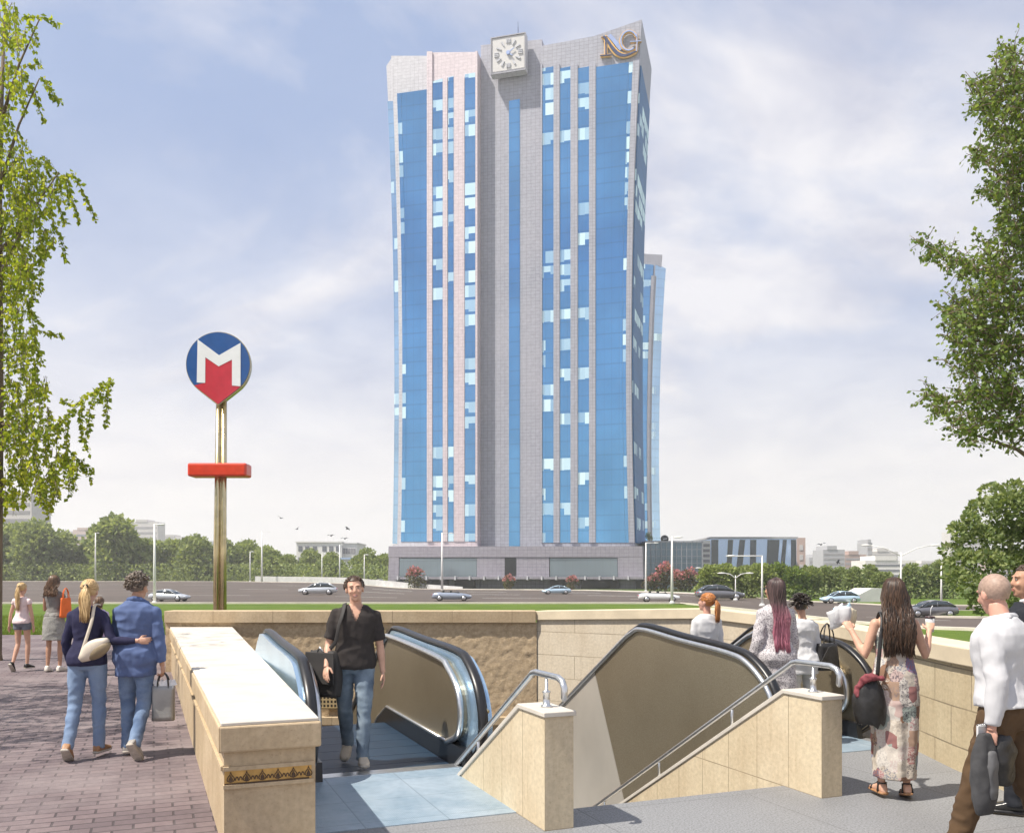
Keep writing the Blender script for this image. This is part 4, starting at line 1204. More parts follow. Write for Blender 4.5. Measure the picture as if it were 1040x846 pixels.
big_tree('poplar_tree', 'tall leafy tree reaching in from the right picture edge high above the bald man', rb, .17, 10.5, MT['leafR'],
 [(1032,62,8,14),(1020,55,5,8),(1020,80,14,16),(1034,92,12,20),(1000,92,14,10),(1012,102,20,14),(1026,120,20,18),(1004,112,12,10),(1036,145,12,22),(1018,138,14,12),(1030,168,14,18),(1036,185,10,16),(1008,160,8,10),(1020,180,14,14),(995,165,10,8),(1022,205,16,16),(1036,220,14,20),(1008,198,10,10),(1025,235,14,14),(985,158,6,8),
  (938,248,6,6),(948,258,10,8),(962,266,10,8),(978,272,12,9),(996,272,14,10),(1012,268,16,14),(1030,262,14,20),(1000,250,6,8),(1020,290,24,14),(1002,300,18,12),(984,318,20,16),(968,316,10,8),(1004,322,24,16),(1030,318,14,20),(972,338,14,14),(990,348,22,18),(1014,352,24,20),(1034,356,10,20),(980,368,16,14),(1000,384,24,18),(1024,390,18,20),(988,402,18,12),(1006,412,20,16),(1030,416,12,16),(945,402,8,8),(954,412,10,8),(966,420,12,9),(980,432,16,10),(996,440,14,10),(984,448,8,6),(1014,434,14,10),(1034,438,8,16),(1030,455,4,6),(1085,150,45,100),(1085,300,45,120),(1080,400,38,50)],
 [[(1030,60),(1018,52)],[(1015,88),(986,84)],[(1010,110),(984,98)],[(1000,160),(980,150)],[(1015,200),(990,190)],[(990,272),(955,258),(930,243)],[(985,268),(962,252),(955,244)],[(960,262),(940,262)],[(1005,258),(996,238)],[(985,325),(955,312),(948,306)],[(975,340),(952,330)],[(985,420),(960,408),(938,398)],[(970,420),(948,418),(942,430)],[(960,408),(944,392)],[(1020,430),(1030,458)],[(990,440),(974,450)],[(1022,70),(1035,42)],[(1005,190),(1000,180)]],
 (11.6,13.8), .072, .0165, [(3.0,(985,440,12.6)),(4.2,(960,410,12.4)),(4.6,(985,345,12.6)),(5.2,(965,262,12.4)),(6.2,(1000,165,12.6)),(7.2,(1000,92,12.6)),(8.5,(1030,60,12.6))], False)
# lower right leafy tree, further back
def blob_tree(name, label, base, h, rad, leafm, blobs, d0, dd, size, dens):
    r = thing(name, label, 'tree', base); lv = MB()
    for px, py, rx, ry in blobs:
        n = int(rx*ry*dens*1.6); q = d0/F
        c = P(px, py, d0 + random.uniform(-dd, dd))
        for _ in range(n):
            u = rdir()
            if u.z < -.2 and random.random() < .5: u.z = -u.z
            k = random.random()**.25
            p = c + V((u.x*rx*q*k, u.y*(rx+ry)/2*q*k, u.z*ry*q*k))
            leaf(lv, p, u+rdir()*.9, size*random.uniform(.6,1.3), .7)
    lv.build('crown', leafm, r, off=base, uv=False)
    m = MB(); m.tube([base+V((0,0,-.2)), base, base+V((.1,0,h*.45)), base+V((-.1,.1,h*.9))], [rad*1.3,rad,rad*.7,rad*.2], 10)
    for i in range(7):
        a = base + V((0,0,h*(.25+.06*i))); b = P(*random.choice(blobs)[:2], d0)
        m.tube([a, (a+b)/2+V((0,0,.2)), b], [rad*.4,rad*.2,.02], 6)
    m.build('trunk', MT['bark'], r, off=base)
lr = at(1046, d=25.5)
blob_tree('leafy_tree', 'pale green leafy tree rising behind the bald man', lr, 3.6, .13, MT['leafB'],
 [(1000,520,18,14),(1025,515,20,16),(1045,520,22,18),(978,540,14,10),(995,548,22,14),(1018,545,22,16),(1042,548,22,16),(966,560,10,8),(980,572,16,12),(1002,574,22,16),(1028,574,22,16),(1052,576,20,18),(972,588,12,10),(990,596,18,12),(1012,602,20,14),(1035,604,20,14),(1006,500,10,8),(1030,498,12,9),(1075,530,30,30),(1075,575,30,30),(1000,614,14,8),(1024,620,16,8),(962,574,6,5),(985,528,8,6)],
 25.5, 1.0, .145, 1.0)

# ------------------------------------------------------------------ grass blades by the pavement edge
gb = MB()
for i in range(26000):
    d = 26.75 + (random.random()**1.6)*16; k = random.uniform(-.66, -.33)
    p = V((k*d, d, T(k,d)-.01))
    if p.x > -7.2 and d < 23: continue
    h = random.uniform(.05,.12); a = random.uniform(0,6.28); o = len(gb.v); w_ = .012
    lean = V((random.gauss(0,.03), random.gauss(0,.03), h))
    gb.v += [p+V((math.cos(a)*w_, math.sin(a)*w_,0)), p-V((math.cos(a)*w_, math.sin(a)*w_,0)), p+lean]
    gb.f.append([o,o+1,o+2]); gb.m.append(0); gb.s.append(False)
tag(gb.build('grass', MT['blade'], uv=False), 'short bright green grass along the pavement edge', 'grass', kind='stuff')

# ------------------------------------------------------------------ street lamps
def lamp(px, yt, base, kind, label):
    d = base.y; h = CH - (yt-HY)/F*d - base.z
    r = thing('street_lamp', label, 'street lamp', base, 0, 'street lamps along the road')
    s = h/9
    m = MB(); m.tube([(0,0,-.1),(0,0,h*.5),(0,0,h)], [.17*s+.03,.13*s+.02,.09*s+.01], 8); m.build('pole', MT['pole'], r)
    m = MB(); m.lathe([(0,-.05),(.3,-.05),(.3,.10),(.2,.3),(0,.3)], n=10); m.build('base', MT['concrete'], r)
    arms = {'R':[(1,0)], 'L':[(-1,0)], 'D':[(1,.22),(-1,.22)], 'W':[(1,.25),(-1,.25)], 'N':[(.6,.0)]}[kind]
    for sx, rise in arms:
        ln = {'R':1.5,'L':2.6,'D':1.3,'W':3.1,'N':.5}[kind]*abs(sx); sg = 1 if sx > 0 else -1
        z0 = h-.05
        m = MB(); m.tube([(0,0,z0-.3 if rise else z0),(sg*ln*.5,0,z0+rise*ln*.6),(sg*ln,0,z0+rise*ln)], [.06,.05,.04], 6); m.build('arm', MT['pole'], r)
        m = MB(); m.ell((sg*(ln+.35),0,z0+rise*ln), (.5,.16,.09), nu=10, nv=6); m.build('lamp_head', MT['pole'], r)
    return r
lamp(157,532,at(157,d=92.3),'N','slim white lamp post in front of the silver coupe on the left')
lamp(254,560,at(254,d=243),'N','plain short white lamp post just right of the metro pole')
lamp(266,540,at(266,d=238),'R','white lamp post with an arm to the right beside the plain short post')
lamp(97,541,at(97,d=250),'N','faint lamp post above the left trees behind the blonde woman')
lamp(327,562,at(327,d=232),'N','white lamp post in front of the small white building')
lamp(345,553,at(345,d=230),'N','white lamp post at the right end of the small white building')
lamp(370,563,at(370,d=215),'N','white lamp post behind the man in the black t-shirt')
lamp(449,541,at(449,d=180),'R','white lamp post in front of the lit left side of the tower')
lamp(656,551,at(656,d=164),'R','shorter white lamp post left of the white convertible')
lamp(682.5,545,at(682.5,d=92.0),'N','tall white lamp post right behind the white convertible')
lamp(719,578,at(719,d=150),'D','double armed lamp at the corner of the annex')
lamp(747,584,at(747,d=104),'D','double armed lamp below the striped office left of the pink haired woman')
lamp(774,564,at(774,d=84),'L','white lamp post with one arm to the left beside the pink haired woman')
lamp(915,561,at(915,d=88),'W','wide double armed lamp behind the long haired woman')
lamp(956,571,at(956,d=84),'N','plain white lamp post between the long haired woman and the bald man')

# ------------------------------------------------------------------ cars
def car_parts(paint, kind):
    """meshes of one car, length along +x"""
    out = []
    L = 4.5
    sec = [(-2.25,.42,.66,.62),(-2.15,.30,.80,.78),(-1.85,.24,.92,.86),(-1.2,.20,.96,.90),(-.4,.18,.94,.90),(.4,.18,.92,.90),(1.0,.20,.86,.89),(1.6,.22,.78,.86),(2.05,.26,.66,.78),(2.25,.38,.54,.60)]
    b = MB(); rings = []
    for x, zb, zt, hw in sec:
        zm = lerp(zb, zt, .55)
        prof = [(-hw*.86,zb),(hw*.86,zb),(hw*.97,lerp(zb,zt,.25)),(hw,zm),(hw*.95,lerp(zb,zt,.85)),(hw*.78,zt),(hw*.35,zt+.035),(-hw*.35,zt+.035),(-hw*.78,zt),(-hw*.95,lerp(zb,zt,.85)),(-hw,zm),(-hw*.97,lerp(zb,zt,.25))]
        rings.append([V((x, y, z)) for y, z in prof])
    b.loft(rings); out.append(('body', b, MT[paint], None))
    cab = {'coupe':[(-1.75,.92,.70,.92),(-1.0,.9,.56,1.28),(-.2,.9,.56,1.36),(.35,.88,.56,1.26),(1.15,.84,.68,.88)],
           'saloon':[(-1.95,.92,.72,.93),(-1.25,.9,.58,1.36),(-.3,.9,.58,1.44),(.4,.88,.58,1.34),(1.2,.84,.68,.88)]}.get(kind)
    if cab:
        g_ = MB(); rings = []
        for x, zb, hw, zt in cab:
            zt = max(zt, zb+.02)
            rings.append([V((x,-.78,zb)), V((x,.78,zb)), V((x,hw+.02,zt-.03)), V((x,hw*.6,zt)), V((x,-hw*.6,zt)), V((x,-hw-.02,zt-.03))])
        g_.loft(rings); out.append(('window', g_, MT['carglass'], None))
        rf = MB(); rr = []
        for x, zb, hw, zt in cab[1:-1]:
            rr.append([V((x,-hw-.035,zt-.045)), V((x,hw+.035,zt-.045)), V((x,hw+.03,zt)), V((x,hw*.6,zt+.03)), V((x,-hw*.6,zt+.03)), V((x,-hw-.03,zt))])
        rf.loft(rr); 
        for sy in (-1,1):
            (x0,b0,w0,t0),(x1,b1,w1,t1) = cab[0], cab[1]
            rf.tube([(x0,sy*.76,b0+.0),(x1,sy*(w1+.03),t1-.02)], .05, 5)
            (x0,b0,w0,t0),(x1,b1,w1,t1) = cab[-1], cab[-2]
            rf.tube([(x0,sy*.74,b0+.0),(x1,sy*(w1+.03),t1-.02)], .035, 5)
            rf.tube([(-.35,sy*.78,.92),(-.38,sy*.585,1.35)], .04, 5)
        out.append(('roof', rf, MT[paint], None))
    else:
        ws = MB(); ws.add([(.95,-.66,.86),(.95,.66,.86),(.55,.55,1.22),(.55,-.55,1.22),(.93,-.66,.86),(.93,.66,.86),(.53,.55,1.22),(.53,-.55,1.22)], [(0,1,2,3),(7,6,5,4),(0,3,7,4),(1,5,6,2),(3,2,6,7),(0,4,5,1)])
        out.append(('window', ws, MT['carglass'], None))
        se = MB()
        for x, y in ((-.1,.36),(-.1,-.36),(-.95,.36),(-.95,-.36)):
            se.box(x-.09,x+.09,y-.22,y+.22,.8,1.16)
        out.append(('seat', se, MT['rubber'], None))
        dk = MB(); dk.box(-1.2,.85,-.62,.62,.9,.955+.04); out.append(('cockpit', dk, MT['rubber'], None))
    for sx in (-1.35, 1.40):
        for sy in (-1, 1):
            w = MB(); w.tube([(sx,sy*.70,.33),(sx,sy*.73,.33),(sx,sy*.89,.33),(sx,sy*.915,.33)], [.27,.33,.33,.27], 18)
            ri = MB(); ri.tube([(sx,sy*.90,.33),(sx,sy*.925,.33),(sx,sy*.93,.33)], [.23,.22,.05], 14)
            out.append(('wheel', w, MT['tyre'], ri))
    for sy in (-1,1):
        h_ = MB(); h_.ell((2.08,sy*.55,.58), (.16,.18,.07), nu=8, nv=6); out.append(('headlight', h_, MT['lampw'], None))
        h_ = MB(); h_.ell((-2.2,sy*.55,.70), (.06,.20,.07), nu=8, nv=6); out.append(('tail_light', h_, MT['lampr'], None))
    return out
CARS = {}
def car(px, d, face, paint, kind, label, s=1.0, dz=.07, yaw=0):
    k = (px-CX)/F; loc = V((k*d, d, T(k,d)+dz))
    r = thing('parked_car' if kind == 'x' else 'car', label, 'car', loc, (0 if face > 0 else math.pi)+yaw, 'cars on the road')
    r.scale = (s,s,s)
    key = (paint, kind)
    if key in CARS:
        for c_ in CARS[key].children: copy_tree(c_, r)
    else:
        for nm, mb, mt, sub in car_parts(paint, kind):
            o = mb.build(nm, mt, r, uv=False)
            if sub: sub.build('rim', MT['rim'], o, uv=False)
        CARS[key] = r
    return r
car(172, 99, 1, 'car_silver', 'coupe', 'silver coupe behind the slim lamp post on the left', .98, yaw=R(-6))
car(323, 128, -1, 'car_silver', 'saloon', 'silver saloon on the far lane left of the man in the black t-shirt', 1.22, yaw=R(5))
car(459, 101, 1, 'car_slate', 'convertible', 'slate blue open top car in front of the tower')
car(565, 138, -1, 'car_iceblue', 'coupe', 'pale blue coupe on the far lane below the middle of the tower', 1.0, yaw=R(8))
car(669, 96.5, 1, 'car_white', 'convertible', 'white open top car behind the tall lamp post', 1.0, yaw=R(-4))
car(731, 105, 1, 'car_graphite', 'saloon', 'dark grey saloon half hidden by the red haired woman', 1.25)
car(853, 92, -1, 'car_iceblue', 'saloon', 'pale blue saloon on the right carriageway left of the folded papers', .88, yaw=R(3))
car(322, 252, -1, 'car_white', 'coupe', 'white car roof just showing above the concrete barrier', 1.3, yaw=R(2))
car(354, 233, 1, 'car_white', 'saloon', 'white car parked by the trees left of the man in the black t-shirt', .95)
car(384, 222, -1, 'car_white', 'saloon', 'white car parked by the tower foot right of the man in the black t-shirt', 1.0)
car(944, 61, -1, 'car_graphite', 'saloon', 'dark car half hidden by the right shoulder of the long haired woman', .8)

# ------------------------------------------------------------------ birds
for px, py, lab in ((285,526,'small dark bird highest in the flock left of the tower'),(302,537,'small dark bird below the highest one in the flock'),(353,537,'small dark bird nearest the tower'),(336,544,'tiny bird just below the one nearest the tower'),(350,547,'lowest tiny bird left of the tower'),(834,553,'dark bird above the hazy blocks on the right'),(851,571,'dark bird in front of the flat topped grey block')):
    p = P(px, py, 120); m = MB()
    for sx in (-1,1):
        m.add([(0,.12,0),(sx*.28,.10,.14),(sx*.62,-.05,.05),(sx*.28,-.08,.12),(0,-.12,0)], [(0,1,3,4),(1,2,3)])
    m.ell((0,0,0), (.06,.26,.07), nu=8, nv=6)
    o = m.build('bird', MT['dark'], uv=False); o.location = p; o.rotation_euler = (R(20), R(random.uniform(-30,30)), random.uniform(-1,1)); o.scale = (1.1,1.1,1.1) if px < 800 else (1.3,1.3,1.3)
    tag(o, lab, 'bird', 'birds in flight')
# ------------------------------------------------------------------ people
def remesh(mb, voxel, smooth=2, disp=0.0, dscale=9.0, cut=None, fold=None):
    """union of the closed shapes in mb as one continuous surface -> (verts, faces)"""
    me = bpy.data.meshes.new('tmp'); me.from_pydata([tuple(p) for p in mb.v], [], mb.f); me.update()
    o = bpy.data.objects.new('tmp', me); TMP.collection.objects.link(o)
    m = o.modifiers.new('r', 'REMESH'); m.mode = 'VOXEL'; m.voxel_size = voxel
    if smooth:
        s = o.modifiers.new('s', 'SMOOTH'); s.iterations = smooth; s.factor = .5
    TMP.view_layers[0].update()
    dg = TMP.view_layers[0].depsgraph
    ev = o.evaluated_get(dg); r = ev.to_mesh()
    vs = [v.co.copy() for v in r.vertices]; ns = [v.normal.copy() for v in r.vertices]
    fs = [tuple(p.vertices) for p in r.polygons]
    ev.to_mesh_clear(); bpy.data.objects.remove(o); bpy.data.meshes.remove(me)
    if disp:
        for i, p in enumerate(vs):
            q = V((p.x*dscale, p.y*dscale, p.z*dscale*.55)) + V((3.1, seed_off[0], 0))
            h = .55*noise.noise(q*.8) + 1.5*(.38-abs(noise.noise(V((q.x*.45+q.z*.9, q.y*.55, q.z*1.5-q.x*.35))))) + .35*noise.noise(q*2.4)
            if fold: h += fold(p)
            vs[i] = p + ns[i]*h*disp
    if cut:
        keep = [not cut(p) for p in vs]
        fs = [f for f in fs if all(keep[i] for i in f)]
        mp = {}; nv = []
        nf = []
        for f in fs:
            g_ = []
            for i in f:
                if i not in mp: mp[i] = len(nv); nv.append(vs[i])
                g_.append(mp[i])
            nf.append(g_)
        vs, fs = nv, nf
    return vs, fs
seed_off = [0.0]
TMP = bpy.data.scenes.new('tmp')

def skin(name, c): return plain('skin_'+name, c, .5, var=.10, scale=18, spec=.35)
MT['skin_fair'] = skin('fair', (.56,.33,.235)); MT['skin_tan'] = skin('tan', (.45,.25,.165)); MT['skin_pink'] = skin('pink', (.56,.31,.235))
MT['eye_white'] = plain('eye_white', (.42,.40,.38), .3); MT['eye_dark'] = plain('eye_dark', (.03,.02,.015), .2); MT['lip'] = plain('lip', (.42,.15,.12), .45); MT['teeth'] = plain('teeth', (.60,.57,.53), .35)
MT['stubble'] = plain('shaved_scalp', (.33,.23,.18), .55, var=.2, scale=60)
def cloth(name, c, var=.12, scale=14, col2=None, rough=.85, bump=.25, bscale=260, stretch=None):
    MT[name] = plain(name, c, rough, var=var, scale=scale, bump=bump, bscale=bscale, bdist=.003, col2=col2, stretch=stretch, spec=.2); return MT[name]
cloth('black_tee', (.040,.034,.032)); cloth('navy_knit', (.026,.026,.062)); cloth('blue_shirt', (.095,.135,.265), var=.15, scale=6); cloth('pale_jeans', (.27,.36,.50), scale=5, col2=(.15,.22,.36)); cloth('blue_jeans', (.085,.14,.26), scale=5, col2=(.22,.30,.43)); cloth('grey_jeans', (.085,.125,.185), scale=5, col2=(.25,.31,.37))
cloth('white_shirt', (.52,.52,.54), var=.05); cloth('brown_trousers', (.095,.058,.032)); cloth('charcoal_suit', (.020,.022,.028)); cloth('pink_top', (.74,.60,.60), var=.06); cloth('denim_shorts', (.16,.17,.20), scale=20); cloth('grey_knit', (.20,.19,.18), scale=40); cloth('grey_skirt', (.42,.41,.38), scale=90, col2=(.20,.20,.19)); cloth('white_blouse', (.57,.57,.58), var=.05); cloth('black_skirt', (.02,.02,.022)); cloth('lilac_top', (.50,.40,.60)); cloth('grey_trousers', (.55,.54,.52))
MT['belt'] = plain('black_leather', (.018,.017,.017), .42, var=.3, scale=20, bump=.5, bscale=22, bdist=.012)
MT['tan_shoe'] = plain('tan_leather', (.33,.17,.08), .5, var=.15, scale=20); MT['grey_shoe'] = plain('grey_canvas', (.30,.28,.26), .8, var=.15, scale=20); MT['beige_shoe'] = plain('beige_suede', (.52,.45,.36), .8, var=.1, scale=20); MT['sole'] = plain('pale_sole', (.42,.38,.33), .8, var=.2, scale=25); MT['black_shoe'] = plain('black_shoe_leather', (.02,.02,.02), .25); MT['white_shoe'] = plain('white_shoe_leather', (.66,.62,.56), .5)
def speckle(name, base, dot, scale, thr, coord='Object'):
    m, nt, b = newmat(name); c = nt.coord(coord)
    f = nt.noise(c, scale, 3, .7)
    setc(nt, b.inputs['Base Color'], nt.mix(nt.ramp(f, [(thr-.04,0.0),(thr+.03,1.0)]), dot, base)); b.inputs['Roughness'].default_value = .85
    MT[name] = m; return m
speckle('speckled_blouse', (.56,.53,.54), (.16,.14,.16), 88, .47)
def patchwork():
    m, nt, b = newmat('patchwork_print'); c = nt.coord('Object', scale=(12,12,9))
    vo = nt.new('ShaderNodeTexVoronoi', distance='CHEBYCHEV'); nt.link(c, vo.inputs['Vector']); vo.inputs['Scale'].default_value = 1; vo.inputs['Randomness'].default_value = .75
    sp = nt.new('ShaderNodeSeparateXYZ'); nt.link(vo.outputs['Color'], sp.inputs[0])
    pal = nt.ramp(sp.outputs[0], [(0,(.48,.42,.35)),(.14,(.28,.13,.12)),(.26,(.52,.47,.42)),(.38,(.17,.17,.28)),(.48,(.36,.24,.17)),(.58,(.56,.52,.47)),(.70,(.22,.12,.07)),(.80,(.27,.31,.28)),(.90,(.48,.36,.33))], 'CONSTANT')
    oc = nt.coord('Object')
    pr_ = nt.ramp(nt.noise(oc, 70, 3, .7), [(.40,0.0),(.52,1.0)])
    sp2 = nt.ramp(sp.outputs[1], [(0,.85),(.35,.35),(.6,.85),(.8,.1)], 'CONSTANT')
    pr2 = nt.mix(nt.math('MULTIPLY', nt.math('SUBTRACT', 1.0, pr_), sp2), pal, nt.ramp(sp.outputs[2], [(0,(.06,.05,.07)),(.4,(.60,.55,.48)),(.65,(.34,.10,.12)),(.85,(.10,.13,.20))], 'CONSTANT'))
    setc(nt, b.inputs['Base Color'], pr2); b.inputs['Roughness'].default_value = .8
    MT['patchwork_print'] = m
patchwork()
def hairmat(name, c1, c2, zgrad=None, c3=None):
    m, nt, b = newmat(name)
    g_ = nt.new('ShaderNodeNewGeometry')
    r = nt.math('ADD', nt.math('MULTIPLY', g_.outputs['Random Per Island'], .6), nt.math('MULTIPLY', nt.noise(nt.coord('Object', scale=(1,1,.2)), 60, 3), .4))
    col = nt.mix(nt.ramp(r, [(.2,0.0),(.8,1.0)]), c1, c2)
    if zgrad:
        sep = nt.new('ShaderNodeSeparateXYZ'); nt.link(nt.coord('Object'), sep.inputs[0])
        t = nt.math('DIVIDE', nt.math('SUBTRACT', sep.outputs[2], zgrad[1]), zgrad[0]-zgrad[1], clamp=True)
        col = nt.mix(t, nt.mix(r, c3[0], c3[1]), col)
    setc(nt, b.inputs['Base Color'], col); b.inputs['Roughness'].default_value = .42; b.inputs['Specular IOR Level'].default_value = .5
    MT[name] = m
hairmat('hair_blonde', (.36,.22,.09), (.72,.52,.26)); hairmat('hair_brown', (.055,.032,.018), (.16,.09,.05)); hairmat('hair_black', (.012,.010,.009), (.045,.032,.025)); hairmat('hair_darkbrown', (.020,.012,.008), (.085,.045,.025)); hairmat('hair_red', (.22,.075,.02), (.52,.21,.06)); hairmat('hair_greybrown', (.07,.055,.042), (.23,.18,.14)); hairmat('hair_ombre', (.030,.018,.018), (.10,.06,.055), (1.52,1.22), ((.34,.10,.15),(.50,.20,.26)))

MALE = [(-.07,.150,.100,0),(.00,.172,.118,-.008),(.07,.168,.118,-.008),(.13,.155,.108,0),(.22,.148,.100,.006),(.32,.160,.110,.006),(.41,.176,.116,0),(.48,.182,.108,-.008),(.53,.150,.085,-.014),(.565,.090,.065,-.014),(.60,.058,.058,-.008)]
FEM = [(-.07,.145,.098,0),(.00,.172,.122,-.012),(.06,.168,.120,-.012),(.14,.140,.098,0),(.22,.122,.088,.004),(.32,.136,.102,.010),(.40,.150,.118,.014),(.47,.156,.098,-.004),(.53,.130,.076,-.012),(.565,.075,.056,-.012),(.60,.047,.047,-.006)]
def rz_(v, a):
    c, s = math.cos(a), math.sin(a); return V((v.x*c-v.y*s, v.x*s+v.y*c, v.z))

class Person:
    def __init__(s, H, fem, legs, arms, lean=0, side=0, twist=0, head=(0,0,0), bulk=1.0):
        """legs/arms: {'L':(dir_upper, dir_lower[, foot pitch or hand info])}; x right, y forward, z up; directions (outward, forward, up)"""
        s.H = H; s.k = H/1.815; s.fem = fem; s.bulk = bulk
        s.prof = FEM if fem else MALE
        s.R = Matrix.Rotation(-lean, 3, 'X') @ Matrix.Rotation(side, 3, 'Y')
        s.tw = twist
        s.j = {}
        for sd, sg in (('L',-1),('R',1)):
            hip = V((sg*.092, 0, 0)); td_, sd2, fp = legs[sd]
            o3 = lambda d: V((sg*d[0], d[1], d[2])).normalized()
            kn = hip + o3(td_)*.435; an = kn + o3(sd2)*.415
            fd = V((sg*math.sin(R(9)), math.cos(R(9))*math.cos(fp), math.sin(fp)))
            fd.normalize(); up = V((1,0,0)).cross(fd).normalized()
            s.j['hip'+sd] = hip; s.j['knee'+sd] = kn; s.j['ank'+sd] = an; s.j['fd'+sd] = fd; s.j['fu'+sd] = up
        low = 1e9
        for sd in 'LR':
            a, f, u = s.j['ank'+sd], s.j['fd'+sd], s.j['fu'+sd]
            low = min(low, (a - f*.05 - u*.085).z, (a + f*.17 - u*.085).z)
        s.dz = V((0,0,-low))
        for q in ('hip','knee','ank'):
            for sd in 'LR': s.j[q+sd] += s.dz
        sw = .158 if fem else .182
        for sd, sg in (('L',-1),('R',1)):
            sh = s.up(V((sg*(sw-.004), -.010, .470)))
            ud, fd, info = arms[sd]
            Tw = Matrix.Rotation(twist, 3, 'Z')
            o3 = lambda d: (s.R @ (Tw @ V((sg*d[0], d[1], d[2])))).normalized()
            el = sh + o3(ud)*.285; wr = el + o3(fd)*.245
            s.j['sh'+sd] = sh; s.j['el'+sd] = el; s.j['wr'+sd] = wr; s.j['hd'+sd] = o3(fd)
            th = o3(info.get('thumb', (0,1,0))); th = (th - s.j['hd'+sd]*th.dot(s.j['hd'+sd])).normalized()
            pn = s.j['hd'+sd].cross(th)*(1 if sd == 'L' else -1)
            s.j['th'+sd] = th; s.j['pn'+sd] = pn; s.j['curl'+sd] = info.get('curl', .35)
        yaw, pit, rol = head
        s.HR = s.R @ Matrix.Rotation(twist+yaw, 3, 'Z') @ Matrix.Rotation(-pit, 3, 'X') @ Matrix.Rotation(rol, 3, 'Y')
        nb = s.up(V((0,-.012,.56)), 1); s.hc = nb + (s.HR @ V((0,.020,.168)))
        s.nb = nb
    def up(s, p, f=None):
        """upper body point (relative to the hips) into local space"""
        f = min(1, max(0, p.z/.40)) if f is None else f
        q = rz_(p, s.tw*f)
        g_ = min(1, max(0, (p.z+.02)/.15))
        return (q.lerp(s.R @ q, g_)) + s.dz
    def hd(s, p): return s.hc + s.HR @ V(p)
    def torso(s, mb, z0, z1, inf=0.0, n=20, extra=None, infb=None):
        zs = [z0] + [p[0] for p in s.prof if z0 < p[0] < z1] + [z1]
        rings = []
        for z in zs:
            rx = interp([(p[0],p[1]) for p in s.prof], z); ry = interp([(p[0],p[2]) for p in s.prof], z); yo = interp([(p[0],p[3]) for p in s.prof], z)
            rx = rx*s.bulk+inf; ry = ry*s.bulk+inf
            if extra: rx, ry = extra(z, rx, ry)
            ring = []
            for i in range(n):
                t = 2*math.pi*i/n; c, sn = math.cos(t), math.sin(t)
                e = .85
                ring.append(s.up(V((rx*math.copysign(abs(c)**e, c), yo+ry*math.copysign(abs(sn)**e, sn), z))))
            rings.append(ring)
        mb.loft(rings)
    def leg(s, mb, sd, radii, frac=2.0, n=14):
        h, k, a = s.j['hip'+sd], s.j['knee'+sd], s.j['ank'+sd]
        pts = [h + V((0,0,.02)), h.lerp(k,.25), h.lerp(k,.6), k, k.lerp(a,.3) - s.j['fd'+sd]*.012*0, k.lerp(a,.65), k.lerp(a,1.0)]
        ts = [0,.25,.6,1.0,1.3,1.65,2.0]
        P_, r_ = [], []
        for p, t, r in zip(pts, ts, radii):
            if t <= frac + 1e-6: P_.append(p); r_.append(r)
            else:
                pt = ts[ts.index(t)-1]
                q = (frac-pt)/(t-pt)
                if q > .05: P_.append(P_[-1].lerp(p, q)); r_.append(lerp(r_[-1], r, q))
                break
        mb.tube(P_, r_, n, round_=False)
        # round joint
        mb.ell(P_[0], (r_[0]*.98,)*3, nu=12, nv=8)
    def arm(s, mb, sd, radii, frac=2.0, n=12):
        h, k, a = s.j['sh'+sd], s.j['el'+sd], s.j['wr'+sd]
        pts = [h, h.lerp(k,.35), h.lerp(k,.7), k, k.lerp(a,.3), k.lerp(a,.7), a]; ts = [0,.35,.7,1,1.3,1.7,2.0]
        P_, r_ = [], []
        for p, t, r in zip(pts, ts, radii):
            if t <= frac + 1e-6: P_.append(p); r_.append(r)
            else:
                pt = ts[ts.index(t)-1]; q = (frac-pt)/(t-pt)
                if q > .05: P_.append(P_[-1].lerp(p, q)); r_.append(lerp(r_[-1], r, q))
                break
        mb.tube(P_, r_, n)
        mb.ell(h, (radii[0]*1.0,)*3, nu=12, nv=8)
    def foot(s, mb, sd, g=0.0, sole=False):
        a, f, u = s.j['ank'+sd], s.j['fd'+sd], s.j['fu'+sd]; x = f.cross(u).normalized()
        st_ = [(-.066,.020,.03),(-.055,.032,.075),(-.02,.036,.10),(.03,.038,.085),(.08,.044,.06),(.13,.046,.045),(.165,.038,.034),(.188,.018,.022)]
        rings = []
        for t, w_, h in st_:
            c = a - u*.085 + f*t; w2 = w_+g
            if sole: z0, z1 = -.004-g, .016
            else: z0, z1 = 0, h+g
            zc, hz_ = (z0+z1)/2, (z1-z0)/2
            rings.append([c + x*(w2*math.copysign(abs(math.cos(q))**.7, math.cos(q))) + u*(zc+hz_*math.copysign(abs(math.sin(q))**.7, math.sin(q))) for q in [2*math.pi*i/12 for i in range(12)]])
        mb.loft(rings)
    def hand(s, sd):
        mb = MB(); w_, d, t, pn, cu = s.j['wr'+sd], s.j['hd'+sd], s.j['th'+sd], s.j['pn'+sd], s.j['curl'+sd]
        k = .9 if s.fem else 1.0
        Rm = Matrix((t, pn, d)).transposed()
        mb.tube([w_-d*.03, w_+d*.015], [.026*k,.026*k], 10)
        mb.ell(w_+d*.052*k, (.040*k,.0165*k,.056*k), Rm, 14, 9)
        for i, (off, ln) in enumerate(((.030,.072),(.010,.080),(-.0105,.074),(-.030,.058))):
            b = w_ + d*(.092-.006*abs(i-1.2))*k + t*off*k; ang = cu*(.55+.12*i); pts = [b - d*.02]; p = b; dd = d
            pts.append(p)
            for q, fr in enumerate((.45,.31,.24)):
                a_ = ang*(q+1)*.75
                dd = (d*math.cos(a_) + pn*math.sin(a_) + t*off*.9).normalized()
                p = p + dd*ln*fr*k; pts.append(p)
            mb.tube(pts, [.0095*k,.0092*k,.0085*k,.0078*k,.0062*k], 8, round_=True)
